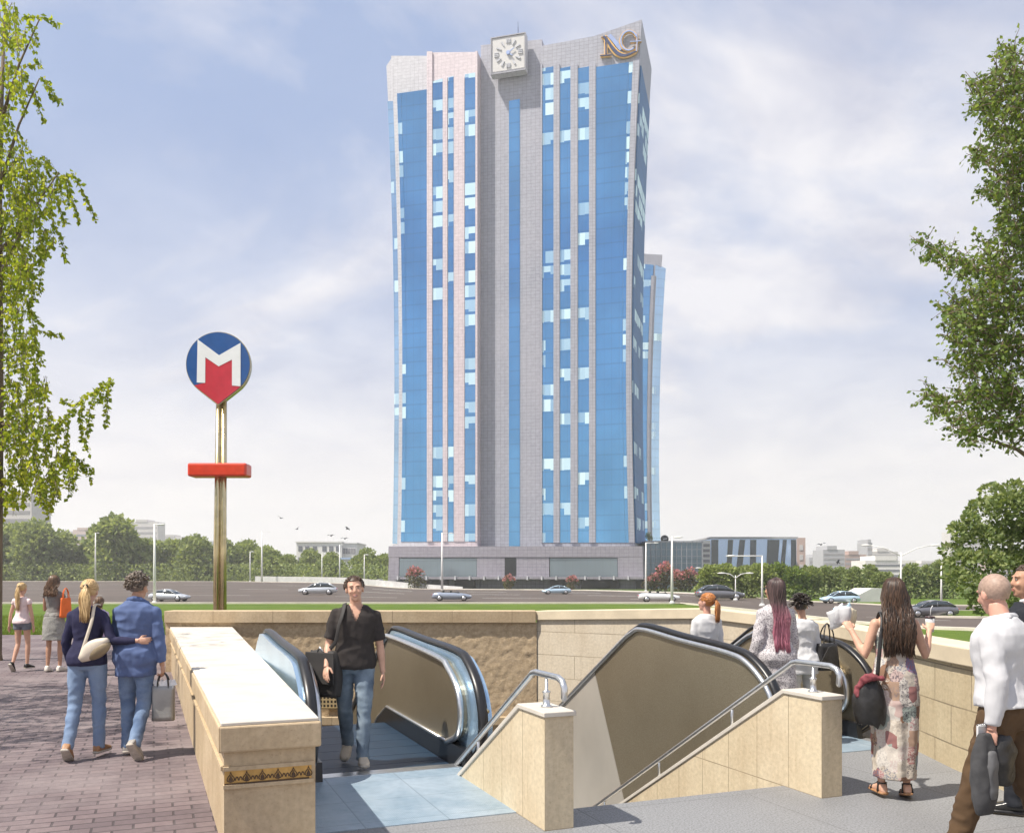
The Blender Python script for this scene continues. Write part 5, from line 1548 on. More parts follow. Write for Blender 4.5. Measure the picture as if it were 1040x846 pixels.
        b = w_ + d*.022*k + t*.026*k
        d1 = (t*.75 + d*.65 + pn*.25).normalized(); d2 = (t*.25 + d*.95 + pn*(.25+cu*.4)).normalized()
        mb.tube([b - t*.015, b + d1*.034*k, b + d1*.034*k + d2*.028*k, b + d1*.034*k + d2*.05*k], [.0135*k,.0115*k,.0105*k,.008*k], 8, round_=True)
        return mb
    def headmesh(s):
        mb = MB(); HR = s.HR; k = .95 if s.fem else 1.0
        def e(c, r): mb.ell(s.hd([q*k for q in c]), [q*k for q in r], HR, 18, 12)
        e((0,-.012,.030), (.077,.098,.088)); e((0,.030,-.012), (.066,.066,.085)); e((0,.036,-.060), (.050,.054,.058)); e((0,.062,-.094), (.026,.026,.022))
        e((0,.088,-.018), (.012,.018,.014)); mb.tube([s.hd((0,.083*k,.028*k)), s.hd((0,.103*k,-.018*k))], [.008,.013], 8, round_=True)
        for sg in (-1,1):
            e((sg*.036,.076,-.024), (.022,.018,.022)); e((sg*.030,.078,.034), (.028,.016,.010)); e((sg*.078,-.010,-.008), (.010,.022,.032)); e((sg*.012,.090,-.026), (.008,.010,.007))
        e((0,.084,-.055), (.024,.012,.008)); e((0,.084,-.066), (.020,.012,.008))
        nr = .047 if s.fem else .056
        mb.tube([s.nb - V((0,0,.05)), s.nb+V((0,0,.01)), s.hd((0,-.012,-.06))], [nr*1.35,nr,nr*.98], 14)
        return mb
    def scale_in(s, vs): return [p*s.k for p in vs]
    def obj_from(s, name, sets, mats, parent=None):
        """sets: list of (verts, faces, mat index)"""
        vs, fs, mi = [], [], []
        for a, b, m in sets:
            o = len(vs); vs += [p*s.k for p in a]; fs += [[i+o for i in f] for f in b]; mi += [m]*len(b)
        me = bpy.data.meshes.new(name); me.from_pydata([tuple(p) for p in vs], [], fs)
        for m in mats: me.materials.append(m)
        me.polygons.foreach_set('material_index', mi); me.polygons.foreach_set('use_smooth', [True]*len(fs)); me.update()
        o = bpy.data.objects.new(name, me); COL.objects.link(o)
        if parent: o.parent = parent
        return o
    def body(s, label, loc, rz, skinm, face=False):
        b = MB(); s.torso(b, -.07, .60, -.012)
        f = .88 if s.fem else 1.0
        for sd in 'LR':
            s.leg(b, sd, [q*f for q in (.090,.082,.068,.052,.056,.044,.034)]); s.foot(b, sd, -.004)
            s.arm(b, sd, [q*f for q in (.050,.047,.043,.037,.040,.032,.025)])
        b.tube([s.nb - V((0,0,.06)), s.nb + (s.HR @ V((0,.0,.09)))], [.050,.050 if not s.fem else .042], 12)
        sets = [(*remesh(b, .011, 2), 0), (*remesh(s.headmesh(), .0062 if face else .008, 2), 0)]
        for sd in 'LR': sets.append((*remesh(s.hand(sd), .0042, 1), 0))
        e = MB()
        k = .95 if s.fem else 1.0
        def add(c, r, m):
            q = MB(); q.ell(s.hd([x*k for x in c]), [x*k for x in r], s.HR, 12, 8); sets.append((q.v, q.f, m))
        for sg in (-1,1):
            add((sg*.031,.0855,.012), (.0115,.0065,.0042), 1); add((sg*.031,.0905,.012), (.0050,.005,.0044), 2)
            add((sg*.032,.0915,.031), (.018,.005,.0030), 2)
        add((0,.096,-.056), (.025,.005,.0045), 3); add((0,.094,-.068), (.021,.006,.005), 3)
        if face: add((0,.0965,-.0615), (.016,.0045,.0032), 4)
        o = s.obj_from('person', sets, [MT[skinm], MT['eye_white'], MT['eye_dark'], MT['lip'], MT['teeth']])
        o.location = loc; o.rotation_euler = (0,0,rz); tag(o, label, 'person'); s.o = o; s.loc = V(loc); s.rz = rz
        return o
    def world(s, p): return s.loc + rz_(V(p)*s.k, s.rz)
    def wear(s, name, mb, mat, voxel=.012, smooth=2, disp=.004, dscale=11, cut=None, fold=None, parent=None):
        seed_off[0] = random.random()*50
        v, f = remesh(mb, voxel, smooth, disp, dscale, cut, fold)
        return s.obj_from(name, [(v, f, 0)], [MT[mat]], parent or s.o)
    def top(s, name, mat, hem=-.05, neck=.575, sleeve=.9, inf=.016, arm_r=None, vneck=None, flare=None, disp=.009, open_back=None):
        b = MB()
        ex = lambda z, rx, ry: (rx + .012*sstep(.22,.08,z), ry + .014*sstep(.22,.08,z))
        if flare: ex = lambda z, rx, ry: (rx + .012*sstep(.22,.08,z) + flare*max(0, (.15-z)), ry + .014*sstep(.22,.08,z) + flare*max(0, (.15-z)))
        s.torso(b, hem, neck, inf, extra=ex)
        f = (.90 if s.fem else 1.0)
        rr = arm_r or (.060,.057,.054,.049,.050,.042,.036)
        if sleeve > 0:
            for sd in 'LR': s.arm(b, sd, [q*f for q in rr], sleeve)
        cut = None
        if vneck:
            zv, wv = vneck
            inv = s.R.inverted()
            def cut(p):
                q = inv @ (p - s.dz); q = rz_(q, -s.tw)
                return q.y > -.005 and q.z > zv and abs(q.x) < (q.z-zv)*wv and abs(q.x) < .07
        return s.wear(name, b, mat, voxel=.009 if vneck else .012, disp=disp, cut=cut)
    def pants(s, name, mat, waist=.10, frac=2.06, radii=(.104,.097,.084,.070,.068,.062,.060), disp=.009):
        b = MB(); s.torso(b, -.075, waist, .001)
        f = .95 if s.fem else 1.0
        for sd in 'LR':
            s.leg(b, sd, [q*f for q in radii], min(frac, 2.0))
            if frac > 2.0:
                k, a = s.j['knee'+sd], s.j['ank'+sd]; d = (a-k).normalized()
                b.tube([a - d*.05, a + d*.045], [radii[-1]*f]*2, 14)
        return s.wear(name, b, mat, disp=disp, dscale=13)
    def shoes(s, mat, g=.006, solem='sole', name='shoe'):
        for sd in 'LR':
            b = MB(); s.foot(b, sd, g)
            v, f = remesh(b, .008, 1)
            o = s.obj_from(name, [(v, f, 0)], [MT[mat]], s.o)
            b = MB(); s.foot(b, sd, g+.003, True); s.obj_from('sole', [(b.v, b.f, 0)], [MT[solem]], o)
    # hair -------------------------------------------------------------
    def cap(s, grow=1.06, face=.035, rim=-.03, lump=.004):
        """skull-hugging shell, open over the face"""
        k = .95 if s.fem else 1.0
        c = V((0,-.014,.030)); r = V((.080,.100,.092))*grow
        vs, fs, idx = [], [], {}
        nu, nv = 36, 22
        for j in range(nv+1):
            for i in range(nu):
                th = math.pi*j/nv; ph = 2*math.pi*i/nu
                u = V((math.sin(th)*math.cos(ph), math.sin(th)*math.sin(ph), math.cos(th)))
                h = 1 + noise.noise(u*5+V((seed_off[0],0,0)))*lump*8
                vs.append(s.hd((c + V((u.x*r.x*h, u.y*r.y*h, u.z*r.z*h)))*k))
        def ok(j, i):
            th = math.pi*(j+.5)/nv; ph = 2*math.pi*(i+.5)/nu
            u = V((math.sin(th)*math.cos(ph), math.sin(th)*math.sin(ph), math.cos(th)))
            p = c + V((u.x*r.x, u.y*r.y, u.z*r.z))
            if p.y > face and p.z < .082: return False
            if p.y > -.01 and p.z < .012: return False
            return p.z > rim - max(0, -p.y)*.35
        for j in range(nv):
            for i in range(nu):
                if ok(j, i):
                    i2 = (i+1) % nu; fs.append((j*nu+i, (j+1)*nu+i, (j+1)*nu+i2, j*nu+i2))
        return vs, fs
    def scalp(s, th, ph, grow=1.08):
        k = .95 if s.fem else 1.0
        return s.hd((V((0,-.014,.030)) + V((.080*math.sin(th)*math.sin(ph), -.100*math.sin(th)*math.cos(ph), .092*math.cos(th)))*grow)*k)
    def back_y(s, z):
        return 0
    def hair(s, kind, mat, length=.35, n=110, thick=.011, wave=.01, spread=.09, parent=None):
        seed_off[0] = random.random()*30
        mb = MB(); v, f = s.cap(1.07)
        sets = [(v, f, 0)]
        k = .95 if s.fem else 1.0
        up = s.R @ V((0,0,1))
        if kind == 'long':
            for i in range(n):
                ph = R(random.uniform(-128,128)); g_ = random.uniform(1.06,1.16)
                pts = [s.scalp(t, ph*lerp(.55,1,min(1,t/1.3)), g_) for t in (R(6),R(35),R(62),R(88))]
                e = pts[-1]
                L = length*random.uniform(.82,1.05); back = s.HR @ V((0,-1,0)); sidev = s.HR @ V((1,0,0))
                x0 = (e-s.hc).dot(sidev); w0 = random.uniform(0,6.28)
                # gather to the back and fall over the shoulders
                tx = math.sin(ph)*spread*random.uniform(.7,1.15)
                base = s.nb + V((0,-.09,0)); 
                for q in range(1, 8):
                    t = q/7
                    zz = e.z - L*t
                    wv = math.sin(w0+t*9)*wave
                    surf = s.dz + s.R @ V((0,0,.5))
                    yb = s.up(V((0, interp([(p[0], p[3]-p[2]) for p in s.prof], max(0,min(.58,zz-s.dz.z))), max(0,min(.58,zz-s.dz.z))))).y - .028 - random.uniform(0,.028)
                    side_keep = 1 if abs(ph) < R(95) else .0
                    x = lerp(e.x, s.nb.x + tx, min(1, t*2.2)) + wv
                    y = lerp(e.y, yb, min(1, t*2.0))
                    if zz > s.nb.z+.02: y = min(y, lerp(e.y, s.hc.y-.085, min(1,t*2)))
                    pts.append(V((x, y + wv*.4, zz)))
                mb.tube(pts, [thick*.6]+[thick]*(len(pts)-3)+[thick*.8,thick*.25], 5)
        elif kind == 'ponytail':
            tie = s.hd((0,-.125*k,.045*k))
            for i in range(n):
                ph = R(random.uniform(-140,140)); t0 = R(random.uniform(8,100))
                a = s.scalp(t0, ph, 1.10)
                m_ = s.scalp(lerp(t0,R(80),.55), ph*.45, 1.13)
                L = length*random.uniform(.7,1.05); w0 = random.uniform(0,6.28); ang = random.uniform(0,6.28); rr = math.sqrt(random.random())*spread
                pts = [a, a.lerp(m_,.6) + (a-s.hc).normalized()*.008, m_, tie + V((random.gauss(0,.006), random.gauss(0,.006), random.gauss(0,.008)))]
                for q in range(1, 7):
                    t = q/6; g_ = math.sin(min(1,t*1.5)*math.pi/2)*(1-.35*t)
                    pts.append(tie + s.HR @ V((math.cos(ang)*rr*g_ + math.sin(w0+t*7)*wave, -.035*math.sin(min(1,t*3)*math.pi/2) + math.sin(ang)*rr*g_*.6, 0)) + V((0,0,-L*t + .012*math.sin(t*3))))
                mb.tube(pts, [thick*.5]+[thick*.8]*3+[thick]*4+[thick*.8,thick*.2], 5)
            q = MB(); q.tube([tie + s.HR @ V((0,.012,0)), tie + s.HR @ V((0,-.012,-.006))], .026, 10); sets.append((q.v, q.f, 1))
        elif kind in ('short','curly','messy'):
            for i in range(n):
                ph = R(random.uniform(-150,150)); t0 = R(random.uniform(2, 95))
                if abs(ph) > R(95) and t0 > R(52): continue
                if kind == 'curly' and abs(ph) < R(75): t0 *= 1.22
                a = s.scalp(t0, ph, 1.04); nrm = (a - s.hd((0,-.014,.03))).normalized()
                if kind == 'short':
                    d = (nrm*.35 + V((0,0,-.6)) + s.HR @ V((0,.25 if t0 < R(40) else -.2,0)) + rdir()*.25).normalized()
                    mb.tube([a, a+d*length*.5+nrm*.004, a+d*length], [thick,thick*.8,thick*.2], 5)
                elif kind == 'curly':
                    p = a; pts = [p]; d = (nrm + rdir()*.7).normalized(); ax = rdir()
                    for q in range(5):
                        d = (Matrix.Rotation(.8, 3, ax) @ d); p = p + d*length/5; pts.append(p)
                    mb.tube(pts, [thick]*5+[thick*.4], 5)
                else:
                    d = (nrm*1.0 + V((0,0,.2)) + rdir()*.7).normalized()
                    mb.tube([a, a+d*length*.5, a+d*length + V((0,0,-length*.25))], [thick,thick*.8,thick*.2], 5)
        sets.append((mb.v, mb.f, 0))
        return s.obj_from('hair', sets, [MT[mat], MT['rubber']], s.o)

DOWN = {'curl': .35}
def G(px, py): 
    d = F*CH/(py-HY); return V(((px-CX)/F*d, d, 0))

# --- couple: blonde woman in navy, man in blue shirt ------------------------
LEGW = {'L': ((.02,-.10,-1), (.0,-.22,-1), R(-12)), 'R': ((.02,.10,-1), (-.02,-.04,-1), R(0))}
wl_ = Person(1.72, True, {'L': ((.03,-.10,-1), (.0,-.42,-1), R(-38)), 'R': ((.01,.12,-1), (-.01,.02,-1), R(0))},
     {'L': ((.22,-.05,-1), (-.05,.35,-1), DOWN), 'R': ((.42,-.10,-.85), (.80,.08,.0), {'thumb': (0,0,1), 'curl': .9})}, lean=R(2), twist=R(-4), head=(R(6),R(2),R(4)))
pw = V((-4.13, 8.62, .012))
wl_.body('blonde woman in navy jumper and pale jeans walking with one arm round a man', pw, R(3), 'skin_fair')
wl_.top('jumper', 'navy_knit', -.03, .57, 1.93, .012); wl_.pants('jeans', 'pale_jeans', .07); wl_.shoes('tan_shoe'); wl_.hair('ponytail', 'hair_blonde', .36, 300, .0062, .012, .06)
ml_ = Person(1.77, False, {'L': ((.02,.10,-1), (.0,-.02,-1), R(0)), 'R': ((.01,-.06,-1), (.02,-.60,-1), R(-52))},
     {'L': ((.10,.15,-1), (.0,.45,-1), DOWN), 'R': ((.22,-.06,-1), (.12,.12,-1), {'curl': 1.3})}, lean=R(3), head=(R(-8),R(6),R(-3)), bulk=1.05)
pm = V((-3.70, 8.72, .012))
ml_.body('curly haired man in loose blue shirt and jeans carrying a silver bag', pm, R(-2), 'skin_tan')
ml_.top('shirt', 'blue_shirt', -.16, .585, 1.9, .026, (.068,.066,.064,.060,.058,.052,.046), disp=.013); ml_.pants('jeans', 'blue_jeans', .05); ml_.shoes('grey_shoe'); ml_.hair('curly', 'hair_greybrown', .055, 420, .009)
b = MB(); b.tube([ml_.up(V((-.078,.03,.575)),1), ml_.up(V((-.062,-.055,.600)),1), ml_.up(V((0,-.082,.607)),1), ml_.up(V((.062,-.055,.600)),1), ml_.up(V((.078,.03,.575)),1)], [.020,.026,.030,.026,.020], 8); ml_.wear('collar', b, 'blue_shirt', .008)

# shopping bag held by the man
def tote(name, label, cat, loc, rz, w_, d_, h, mat, handle, hmat, taper=.9, sag=.006):
    r = thing(name, label, cat, loc, rz)
    m = MB(); rings = []
    for j in range(9):
        t = j/8; ww = w_*lerp(1, taper, t)/2; dd = d_*lerp(1, .55, t)/2
        ring = []
        for i in range(24):
            a = 2*math.pi*i/24; c, s_ = math.cos(a), math.sin(a)
            q = 1 + sag*4*noise.noise(V((c*2, s_*2, t*4+loc[0])))
            ring.append(V((ww*math.copysign(abs(c)**.45, c)*q, dd*math.copysign(abs(s_)**.45, s_)*q, h*t)))
        rings.append(ring)
    m.loft(rings, cap=True); m.build('bag_body', mat, r, uv=False)
    if handle:
        for y in (-d_*.22, d_*.22):
            t = MB(); t.tube(smooth_path3([(-w_*.25,y,h-.02),(-w_*.20,y*.7,h+handle*.6),(0,0,h+handle),(w_*.20,y*.7,h+handle*.6),(w_*.25,y,h-.02)]), .008, 6); t.build('handle', hmat, r)
    return r
def smooth_path3(pts, n=5):
    out = []
    for i in range(len(pts)-1):
        p0, p1, p2, p3 = [V(q) for q in (pts[max(0,i-1)], pts[i], pts[i+1], pts[min(len(pts)-1,i+2)])]
        for j in range(n):
            t = j/n; out.append(.5*((2*p1) + (-p0+p2)*t + (2*p0-5*p1+4*p2-p3)*t*t + (-p0+3*p1-3*p2+p3)*t**3))
    out.append(V(pts[-1])); return out
MT['silver_bag'] = plain('silver_paper', (.30,.30,.29), .35, .35, var=.12, scale=8, bump=.2, bscale=14, bdist=.02)
MT['tissue'] = plain('white_tissue', (.80,.79,.77), .8, bump=.3, bscale=20, bdist=.02)
hR = ml_.world(ml_.j['wrR'] + ml_.j['hdR']*.085)
bag = tote('shopping_bag', 'silver shopping bag with thin handles hanging from the man in the blue shirt', 'bag', hR - Z*.47, R(8), .21, .11, .34, MT['silver_bag'], .13, MT['belt'], 1.0)
m = MB()
for i in range(14):
    a = 2*math.pi*i/14; p = V((.08*math.cos(a), .025*math.sin(a), .33)); m.add([p, p+V((.05,0,.02)), p+V((.02*math.cos(a),.03,.07)), p+V((-.03,.01,.05))], [(0,1,2,3),(3,2,1,0)][:1])
m.build('tissue_paper', MT['tissue'], bag, uv=False)
# handbag on the blonde woman's shoulder
MT['cream_bag'] = plain('cream_leather', (.60,.53,.43), .5, var=.12, scale=10, bump=.2, bscale=60, bdist=.004); MT['olive_bag'] = plain('olive_leather', (.22,.17,.10), .5, var=.2, scale=10)
hb_ = thing('handbag', 'cream and olive handbag hanging at the back of the blonde woman', 'bag', wl_.world(wl_.up(V((.135,-.165,.14)))), R(12))
m = MB(); Rm = Matrix.Rotation(R(-38), 3, 'Y'); rings = []
for j in range(9):
    t = j/8; hh = math.sin(math.pi*lerp(.12,.92,t)); 
    rings.append([Rm @ V(((-.155+.31*t), .045*math.cos(a)*lerp(.7,1,hh), (.085*hh)*math.sin(a)-.01*(1-hh))) for a in [2*math.pi*i/16 for i in range(16)]])
m.loft(rings); m.build('bag_body', MT['cream_bag'], hb_, uv=False)
m = MB(); m.ell(Rm @ V((.03,-.012,-.045)), (.125,.045,.06), Rm); m.build('pocket', MT['olive_bag'], hb_, uv=False)
m = MB(); sp = hb_.location; inv = lambda p: rz_(V(p)-V(sp), -R(12))
m.tube(smooth_path3([Rm @ V((-.12,0,.03)), inv(wl_.world(wl_.up(V((.10,-.135,.40)),1))), inv(wl_.world(wl_.up(V((.095,-.06,.575)),1))), inv(wl_.world(wl_.up(V((.10,.04,.585)),1)))]), .011, 8, flat=((1,0,0),1.4,.6)); m.build('strap', MT['cream_bag'], hb_)

# --- child between them, far away -------------------------------------------
ch = Person(1.42, True, {'L': ((.02,.05,-1), (0,-.02,-1), 0), 'R': ((.02,-.06,-1), (0,-.1,-1), 0)}, {'L': ((.12,0,-1),(.05,.1,-1),DOWN), 'R': ((.12,0,-1),(.05,.1,-1),DOWN)})
ch.body('brown haired child in a lilac top half hidden between the couple', V((-7.35,15.8,.012)), 0, 'skin_fair'); ch.top('shirt', 'lilac_top', -.05, .57, .9); ch.pants('trousers', 'blue_jeans'); ch.shoes('white_shoe'); ch.hair('long', 'hair_brown', .16, 60, .012)

# --- girl in pink top ---------------------------------------------------------
gl = Person(1.62, True, {'L': ((.02,.02,-1), (.0,-.42,-1), R(-46)), 'R': ((.02,.10,-1), (-.02,-.04,-1), 0)}, {'L': ((.30,-.08,-1),(.18,.05,-1),DOWN), 'R': ((.26,.0,-1),(.05,.12,-1),DOWN)}, bulk=.94)
gl.body('girl with long blonde ponytail in pink top and shorts at the far left', V((-9.12,16.5,.012)), R(-8), 'skin_fair')
gl.top('top', 'pink_top', .0, .555, .28, .012); gl.pants('shorts', 'denim_shorts', .06, .30, (.100,.096,.094,.09,.09,.09,.09)); gl.shoes('black_shoe', .004); gl.hair('ponytail', 'hair_blonde', .50, 160, .009, .016, .05)
# --- woman in grey dress ------------------------------------------------------
gw = Person(1.79, True, {'L': ((.02,-.02,-1), (.0,-.10,-1), R(-8)), 'R': ((.02,.06,-1), (-.01,-.02,-1), 0)}, {'L': ((.20,.25,-.9),(-.1,.9,.25),DOWN), 'R': ((.20,-.02,-1),(.0,.65,-.45),{'curl':1.2})}, twist=R(4))
gw.body('woman with wavy dark hair in grey sleeveless dress carrying an orange bag', V((-8.47,16.4,.012)), R(-4), 'skin_tan')
gw.top('bodice', 'grey_knit', .08, .56, .12, .010)
b = MB(); s = gw
rings = []
for z, rx, ry, yo in ((.17,.148,.112,0),(.06,.185,.135,-.012),(-.05,.205,.150,-.01),(-.20,.215,.165,0),(-.36,.225,.175,.01)):
    rings.append([s.up(V((rx*math.cos(2*math.pi*i/20), yo+ry*math.sin(2*math.pi*i/20), z))) for i in range(20)])
b.loft(rings[::-1]); s.wear('skirt', b, 'grey_skirt', .013, 2, .008)
gw.shoes('white_shoe', .003); gw.hair('long', 'hair_brown', .30, 110, .013, .022, .10)
MT['orange'] = plain('orange_canvas', (.72,.14,.02), .7, var=.1, scale=10)
ob = tote('shoulder_bag', 'orange shoulder bag at the right side of the woman in grey', 'bag', gw.world(V((.235,-.02,1.02))), R(70), .26, .07, .36, MT['orange'], .18, MT['orange'], .8)

# --- man on the escalator ------------------------------------------------------
mm = Person(1.80, False, {'L': ((.02,.24,-1), (-.03,.10,-1), R(4)), 'R': ((.0,-.20,-1), (-.03,-.62,-1), R(-34))},
     {'L': ((.22,.02,-1), (.14,.16,-1), {'curl':.5}), 'R': ((.24,.02,-1), (.04,.62,-.75), {'thumb': (-.5,.3,.5), 'curl':.5})}, lean=R(2), side=R(-2), twist=R(3), head=(R(2),R(-2),R(7)), bulk=1.02)
mp_ = V((-1.50, 8.42, .0))
mm.body('dark haired smiling man in black t-shirt and jeans stepping off the left escalator', mp_, R(180+7), 'skin_fair', face=True)
mm.top('t_shirt', 'black_tee', -.03, .572, .80, .020, (.066,.068,.066,.062,.06,.05,.05), vneck=(.435,.40), disp=.010); mm.pants('jeans', 'grey_jeans', .06); mm.shoes('beige_shoe'); mm.hair('short', 'hair_darkbrown', .030, 520, .007)
MT['messenger'] = plain('black_nylon', (.030,.027,.026), .75, var=.25, scale=9, bump=.4, bscale=30, bdist=.006)
hp_ = mm.world(V((.27,.04,.88)))
mb_ = thing('messenger_bag', 'black messenger bag hanging on the hip of the man in the black t-shirt', 'bag', hp_, R(180-28))
m = MB(); rings = []
for j in range(11):
    t = j/10; q = (.78+.22*math.sin(math.pi*t)); z = -.22+.42*t
    rings.append([V((.185*q*math.copysign(abs(math.cos(a))**.5, math.cos(a)) + .03*(t-.5), .072*q*math.copysign(abs(math.sin(a))**.6, math.sin(a))*(1.15-.4*t), z + .03*noise.noise(V((math.cos(a)*2,math.sin(a)*2,t*3))))) for a in [2*math.pi*i/28 for i in range(28)]])
m.loft(rings); m.build('bag_body', MT['messenger'], mb_, uv=False)
m = MB(); m.prism([(-.175,.083,-.10),(.175,.083,-.10),(.18,.058,.195),(-.16,.058,.195)], (0,.014,0)); m.build('flap', MT['messenger'], mb_, bev=.006, uv=False)
m = MB(); inv = lambda p: rz_(V(p)-V(hp_), -R(152))
shp = [V((.0,.0,.19)), inv(mm.world(mm.up(V((.185,.105,.22)),1))), inv(mm.world(mm.up(V((.155,.142,.38)),1))), inv(mm.world(mm.up(V((.125,.118,.49)),1))), inv(mm.world(mm.up(V((.108,.04,.572)),1))), inv(mm.world(mm.up(V((.11,-.06,.572)),1))), inv(mm.world(mm.up(V((.14,-.145,.42)),1))), V((.05,-.07,.15))]
m.tube(smooth_path3(shp), .017, 8, flat=((1,0,0),1.2,.28)); m.build('strap', MT['messenger'], mb_)
m = MB(); m.tube([V((-.03,.06,.20)), V((0,.075,.245)), V((.04,.06,.20))], .009, 6); m.build('buckle', MT['steel'], mb_)

# --- redhead, pink haired woman, person in white ---------------------------------
STAND = {'L': ((.03,.02,-1), (0,-.03,-1), 0), 'R': ((.03,.0,-1), (0,-.02,-1), 0)}
AR = {'L': ((.14,.02,-1),(.05,.25,-1),DOWN), 'R': ((.14,.02,-1),(.05,.25,-1),DOWN)}
rh = Person(1.62, True, STAND, AR, head=(R(38),R(-4),0), bulk=1.03)
rh.body('red haired woman with ponytail in white shirt entering the right escalator', V((2.205,10.05,.0)), R(14), 'skin_pink'); rh.top('shirt', 'white_blouse', -.06, .575, 1.9, .018); rh.pants('trousers', 'black_skirt'); rh.shoes('black_shoe'); rh.hair('ponytail', 'hair_red', .28, 300, .0065, .010, .055)
pk = Person(1.79, True, STAND, {'L': ((.20,-.05,-1),(.02,.35,-1),DOWN), 'R': ((.16,.02,-1),(.0,.3,-1),DOWN)}, head=(R(28),R(0),0))
pk.body('woman with long dark to pink hair in speckled white blouse at the right escalator', V((2.74,9.22,.0)), R(12), 'skin_tan')
pk.top('blouse', 'speckled_blouse', -.34, .57, 1.72, .024, (.066,.070,.072,.072,.076,.078,.075), flare=.10, disp=.010); pk.pants('trousers', 'black_skirt'); pk.shoes('black_shoe'); pk.hair('long', 'hair_ombre', .66, 420, .0065, .009, .075)
wp = Person(1.58, True, STAND, {'L': ((.14,.0,-1),(.0,.4,-1),DOWN), 'R': ((.18,.0,-1),(.05,.5,-.9),DOWN)}, head=(R(-14),R(8),R(-4)), bulk=1.06)
pw_ = V((3.20, 9.78, .0))
wp.body('person with messy black hair in white top carrying a black bag', pw_, R(8), 'skin_tan'); wp.top('top', 'white_blouse', -.12, .57, 1.9, .022, flare=.06, disp=.013); wp.pants('trousers', 'grey_trousers'); wp.shoes('white_shoe'); wp.hair('messy', 'hair_black', .085, 330, .0105)
bb_l = wp.world(V((.31,-.05,.86)))
bk = tote('handbag', 'black leather handbag on the arm of the person in white', 'bag', bb_l, R(24), .30, .16, .29, MT['belt'], .22, MT['belt'], .82)
m = MB(); m.prism([(-.06,-.085,.26),(-.02,-.085,.27),(-.14,-.10,.06),(-.19,-.10,.09)], (0,-.012,0)); m.build('tassel', MT['belt'], bk, uv=False)

# --- woman in patchwork dress ------------------------------------------------------
dw = Person(1.76, True, {'L': ((.03,.04,-1), (-.01,-.03,-1), R(0)), 'R': ((.0,-.01,-1), (-.02,-.10,-1), R(-14))},
   {'L': ((.26,.10,-.95), (.34,.50,.88), {'thumb': (-.6,.2,.3), 'curl':.9}), 'R': ((.36,.05,-1), (.30,.50,.85), {'thumb': (-.7,.2,.1), 'curl':1.0})}, twist=R(0), head=(R(-4),R(4),0))
pd = V((3.08, 7.14, .0))
dw.body('woman with very long dark hair in a patchwork maxi dress seen from behind', pd, R(-6), 'skin_fair')
b = MB(); s = dw; rings = []
for z, rx, ry, yo in ((.47,.128,.085,.005),(.43,.158,.118,.008),(.38,.160,.125,.012),(.30,.150,.116,.010),(.20,.140,.106,.004),(.10,.166,.122,-.006),(.0,.190,.140,-.012),(-.15,.196,.150,-.008),(-.35,.190,.152,-.01),(-.55,.178,.150,-.015),(-.72,.170,.148,-.02),(-.80,.168,.150,-.02)):
    ring = []
    for i in range(40):
        a = 2*math.pi*i/40; fo = 1 + (.05*math.sin(a*7+1)+.04*math.sin(a*11))*sstep(.2,-.6,z)
        ring.append(s.up(V((rx*fo*math.cos(a), yo+ry*fo*math.sin(a), z))))
    rings.append(ring)
b.loft(rings[::-1])
for sg in (-1,1): b.tube([s.up(V((sg*.085,.11,.42)),1), s.up(V((sg*.085,.06,.54)),1), s.up(V((sg*.08,-.02,.565)),1), s.up(V((sg*.075,-.095,.49)),1), s.up(V((sg*.07,-.115,.42)),1)], .014, 8)
dw.wear('dress', b, 'patchwork_print', .011, 2, .007, 12)
dw.hair('long', 'hair_darkbrown', .54, 520, .0062, .022, .098)
for sd in 'LR':
    a_, f_, u_ = dw.j['ank'+sd], dw.j['fd'+sd], dw.j['fu'+sd]; 
    b = MB(); dw.foot(b, sd, .004, True); b.v = [p - u_*.012*0 for p in b.v]
    o = dw.obj_from('sandal', [(b.v, b.f, 0)], [MT['tan_shoe']], dw.o)
    b = MB(); x_ = f_.cross(u_).normalized()
    for t, hgt, w2 in ((.10,.048,.046),(-.01,.10,.040)):
        c_ = a_ - u_*.085 + f_*t
        b.tube([c_ - x_*w2 + u_*.012, c_ - x_*w2*.8 + u_*hgt*.8, c_ + u_*(hgt+.006), c_ + x_*w2*.8 + u_*hgt*.8, c_ + x_*w2 + u_*.012], .008, 6)
    b.tube([a_ + x_*.036*math.cos(q) - f_*.005 + f_*.038*math.sin(q) - u_*.0 for q in [2*math.pi*i/14 for i in range(15)]], .006, 6)
    dw.obj_from('strap', [(b.v, b.f, 0)], [MT['belt']], o)
# papers in her left hand
hl = dw.world(dw.j['wrL'] + dw.j['hdL']*.10)
pp_ = thing('folded_papers', 'folded map and papers held up by the woman in the patchwork dress', 'papers', hl, R(15))
for i, (mt, dx, rx_) in enumerate((('white_blouse',0,0),('paper_blue',.02,.3),('paper_sand',.05,-.25),('white_blouse',-.03,.5))):
    if mt not in MT: MT[mt] = plain(mt, {'paper_blue':(.42,.58,.70),'paper_sand':(.68,.60,.44)}[mt], .7, var=.15, scale=12)
    m = MB(); rows = []
    for a in range(7):
        r_ = []
        for c in range(7):
            x, z = -.075+.17*a/6+dx, -.03+.15*c/6
            r_.append(V((x*math.cos(rx_)-z*math.sin(rx_)*.6, .012*i+.010*math.sin(a*1.2+i)+.008*math.cos(c*.9)+.10*abs(a/6-.5), x*math.sin(rx_)+z)))
        rows.append(r_)
    m.grid(rows); o = m.build('paper_sheet', MT[mt], pp_, uv=False)
    sol = o.modifiers.new('s','SOLIDIFY'); sol.thickness = .002
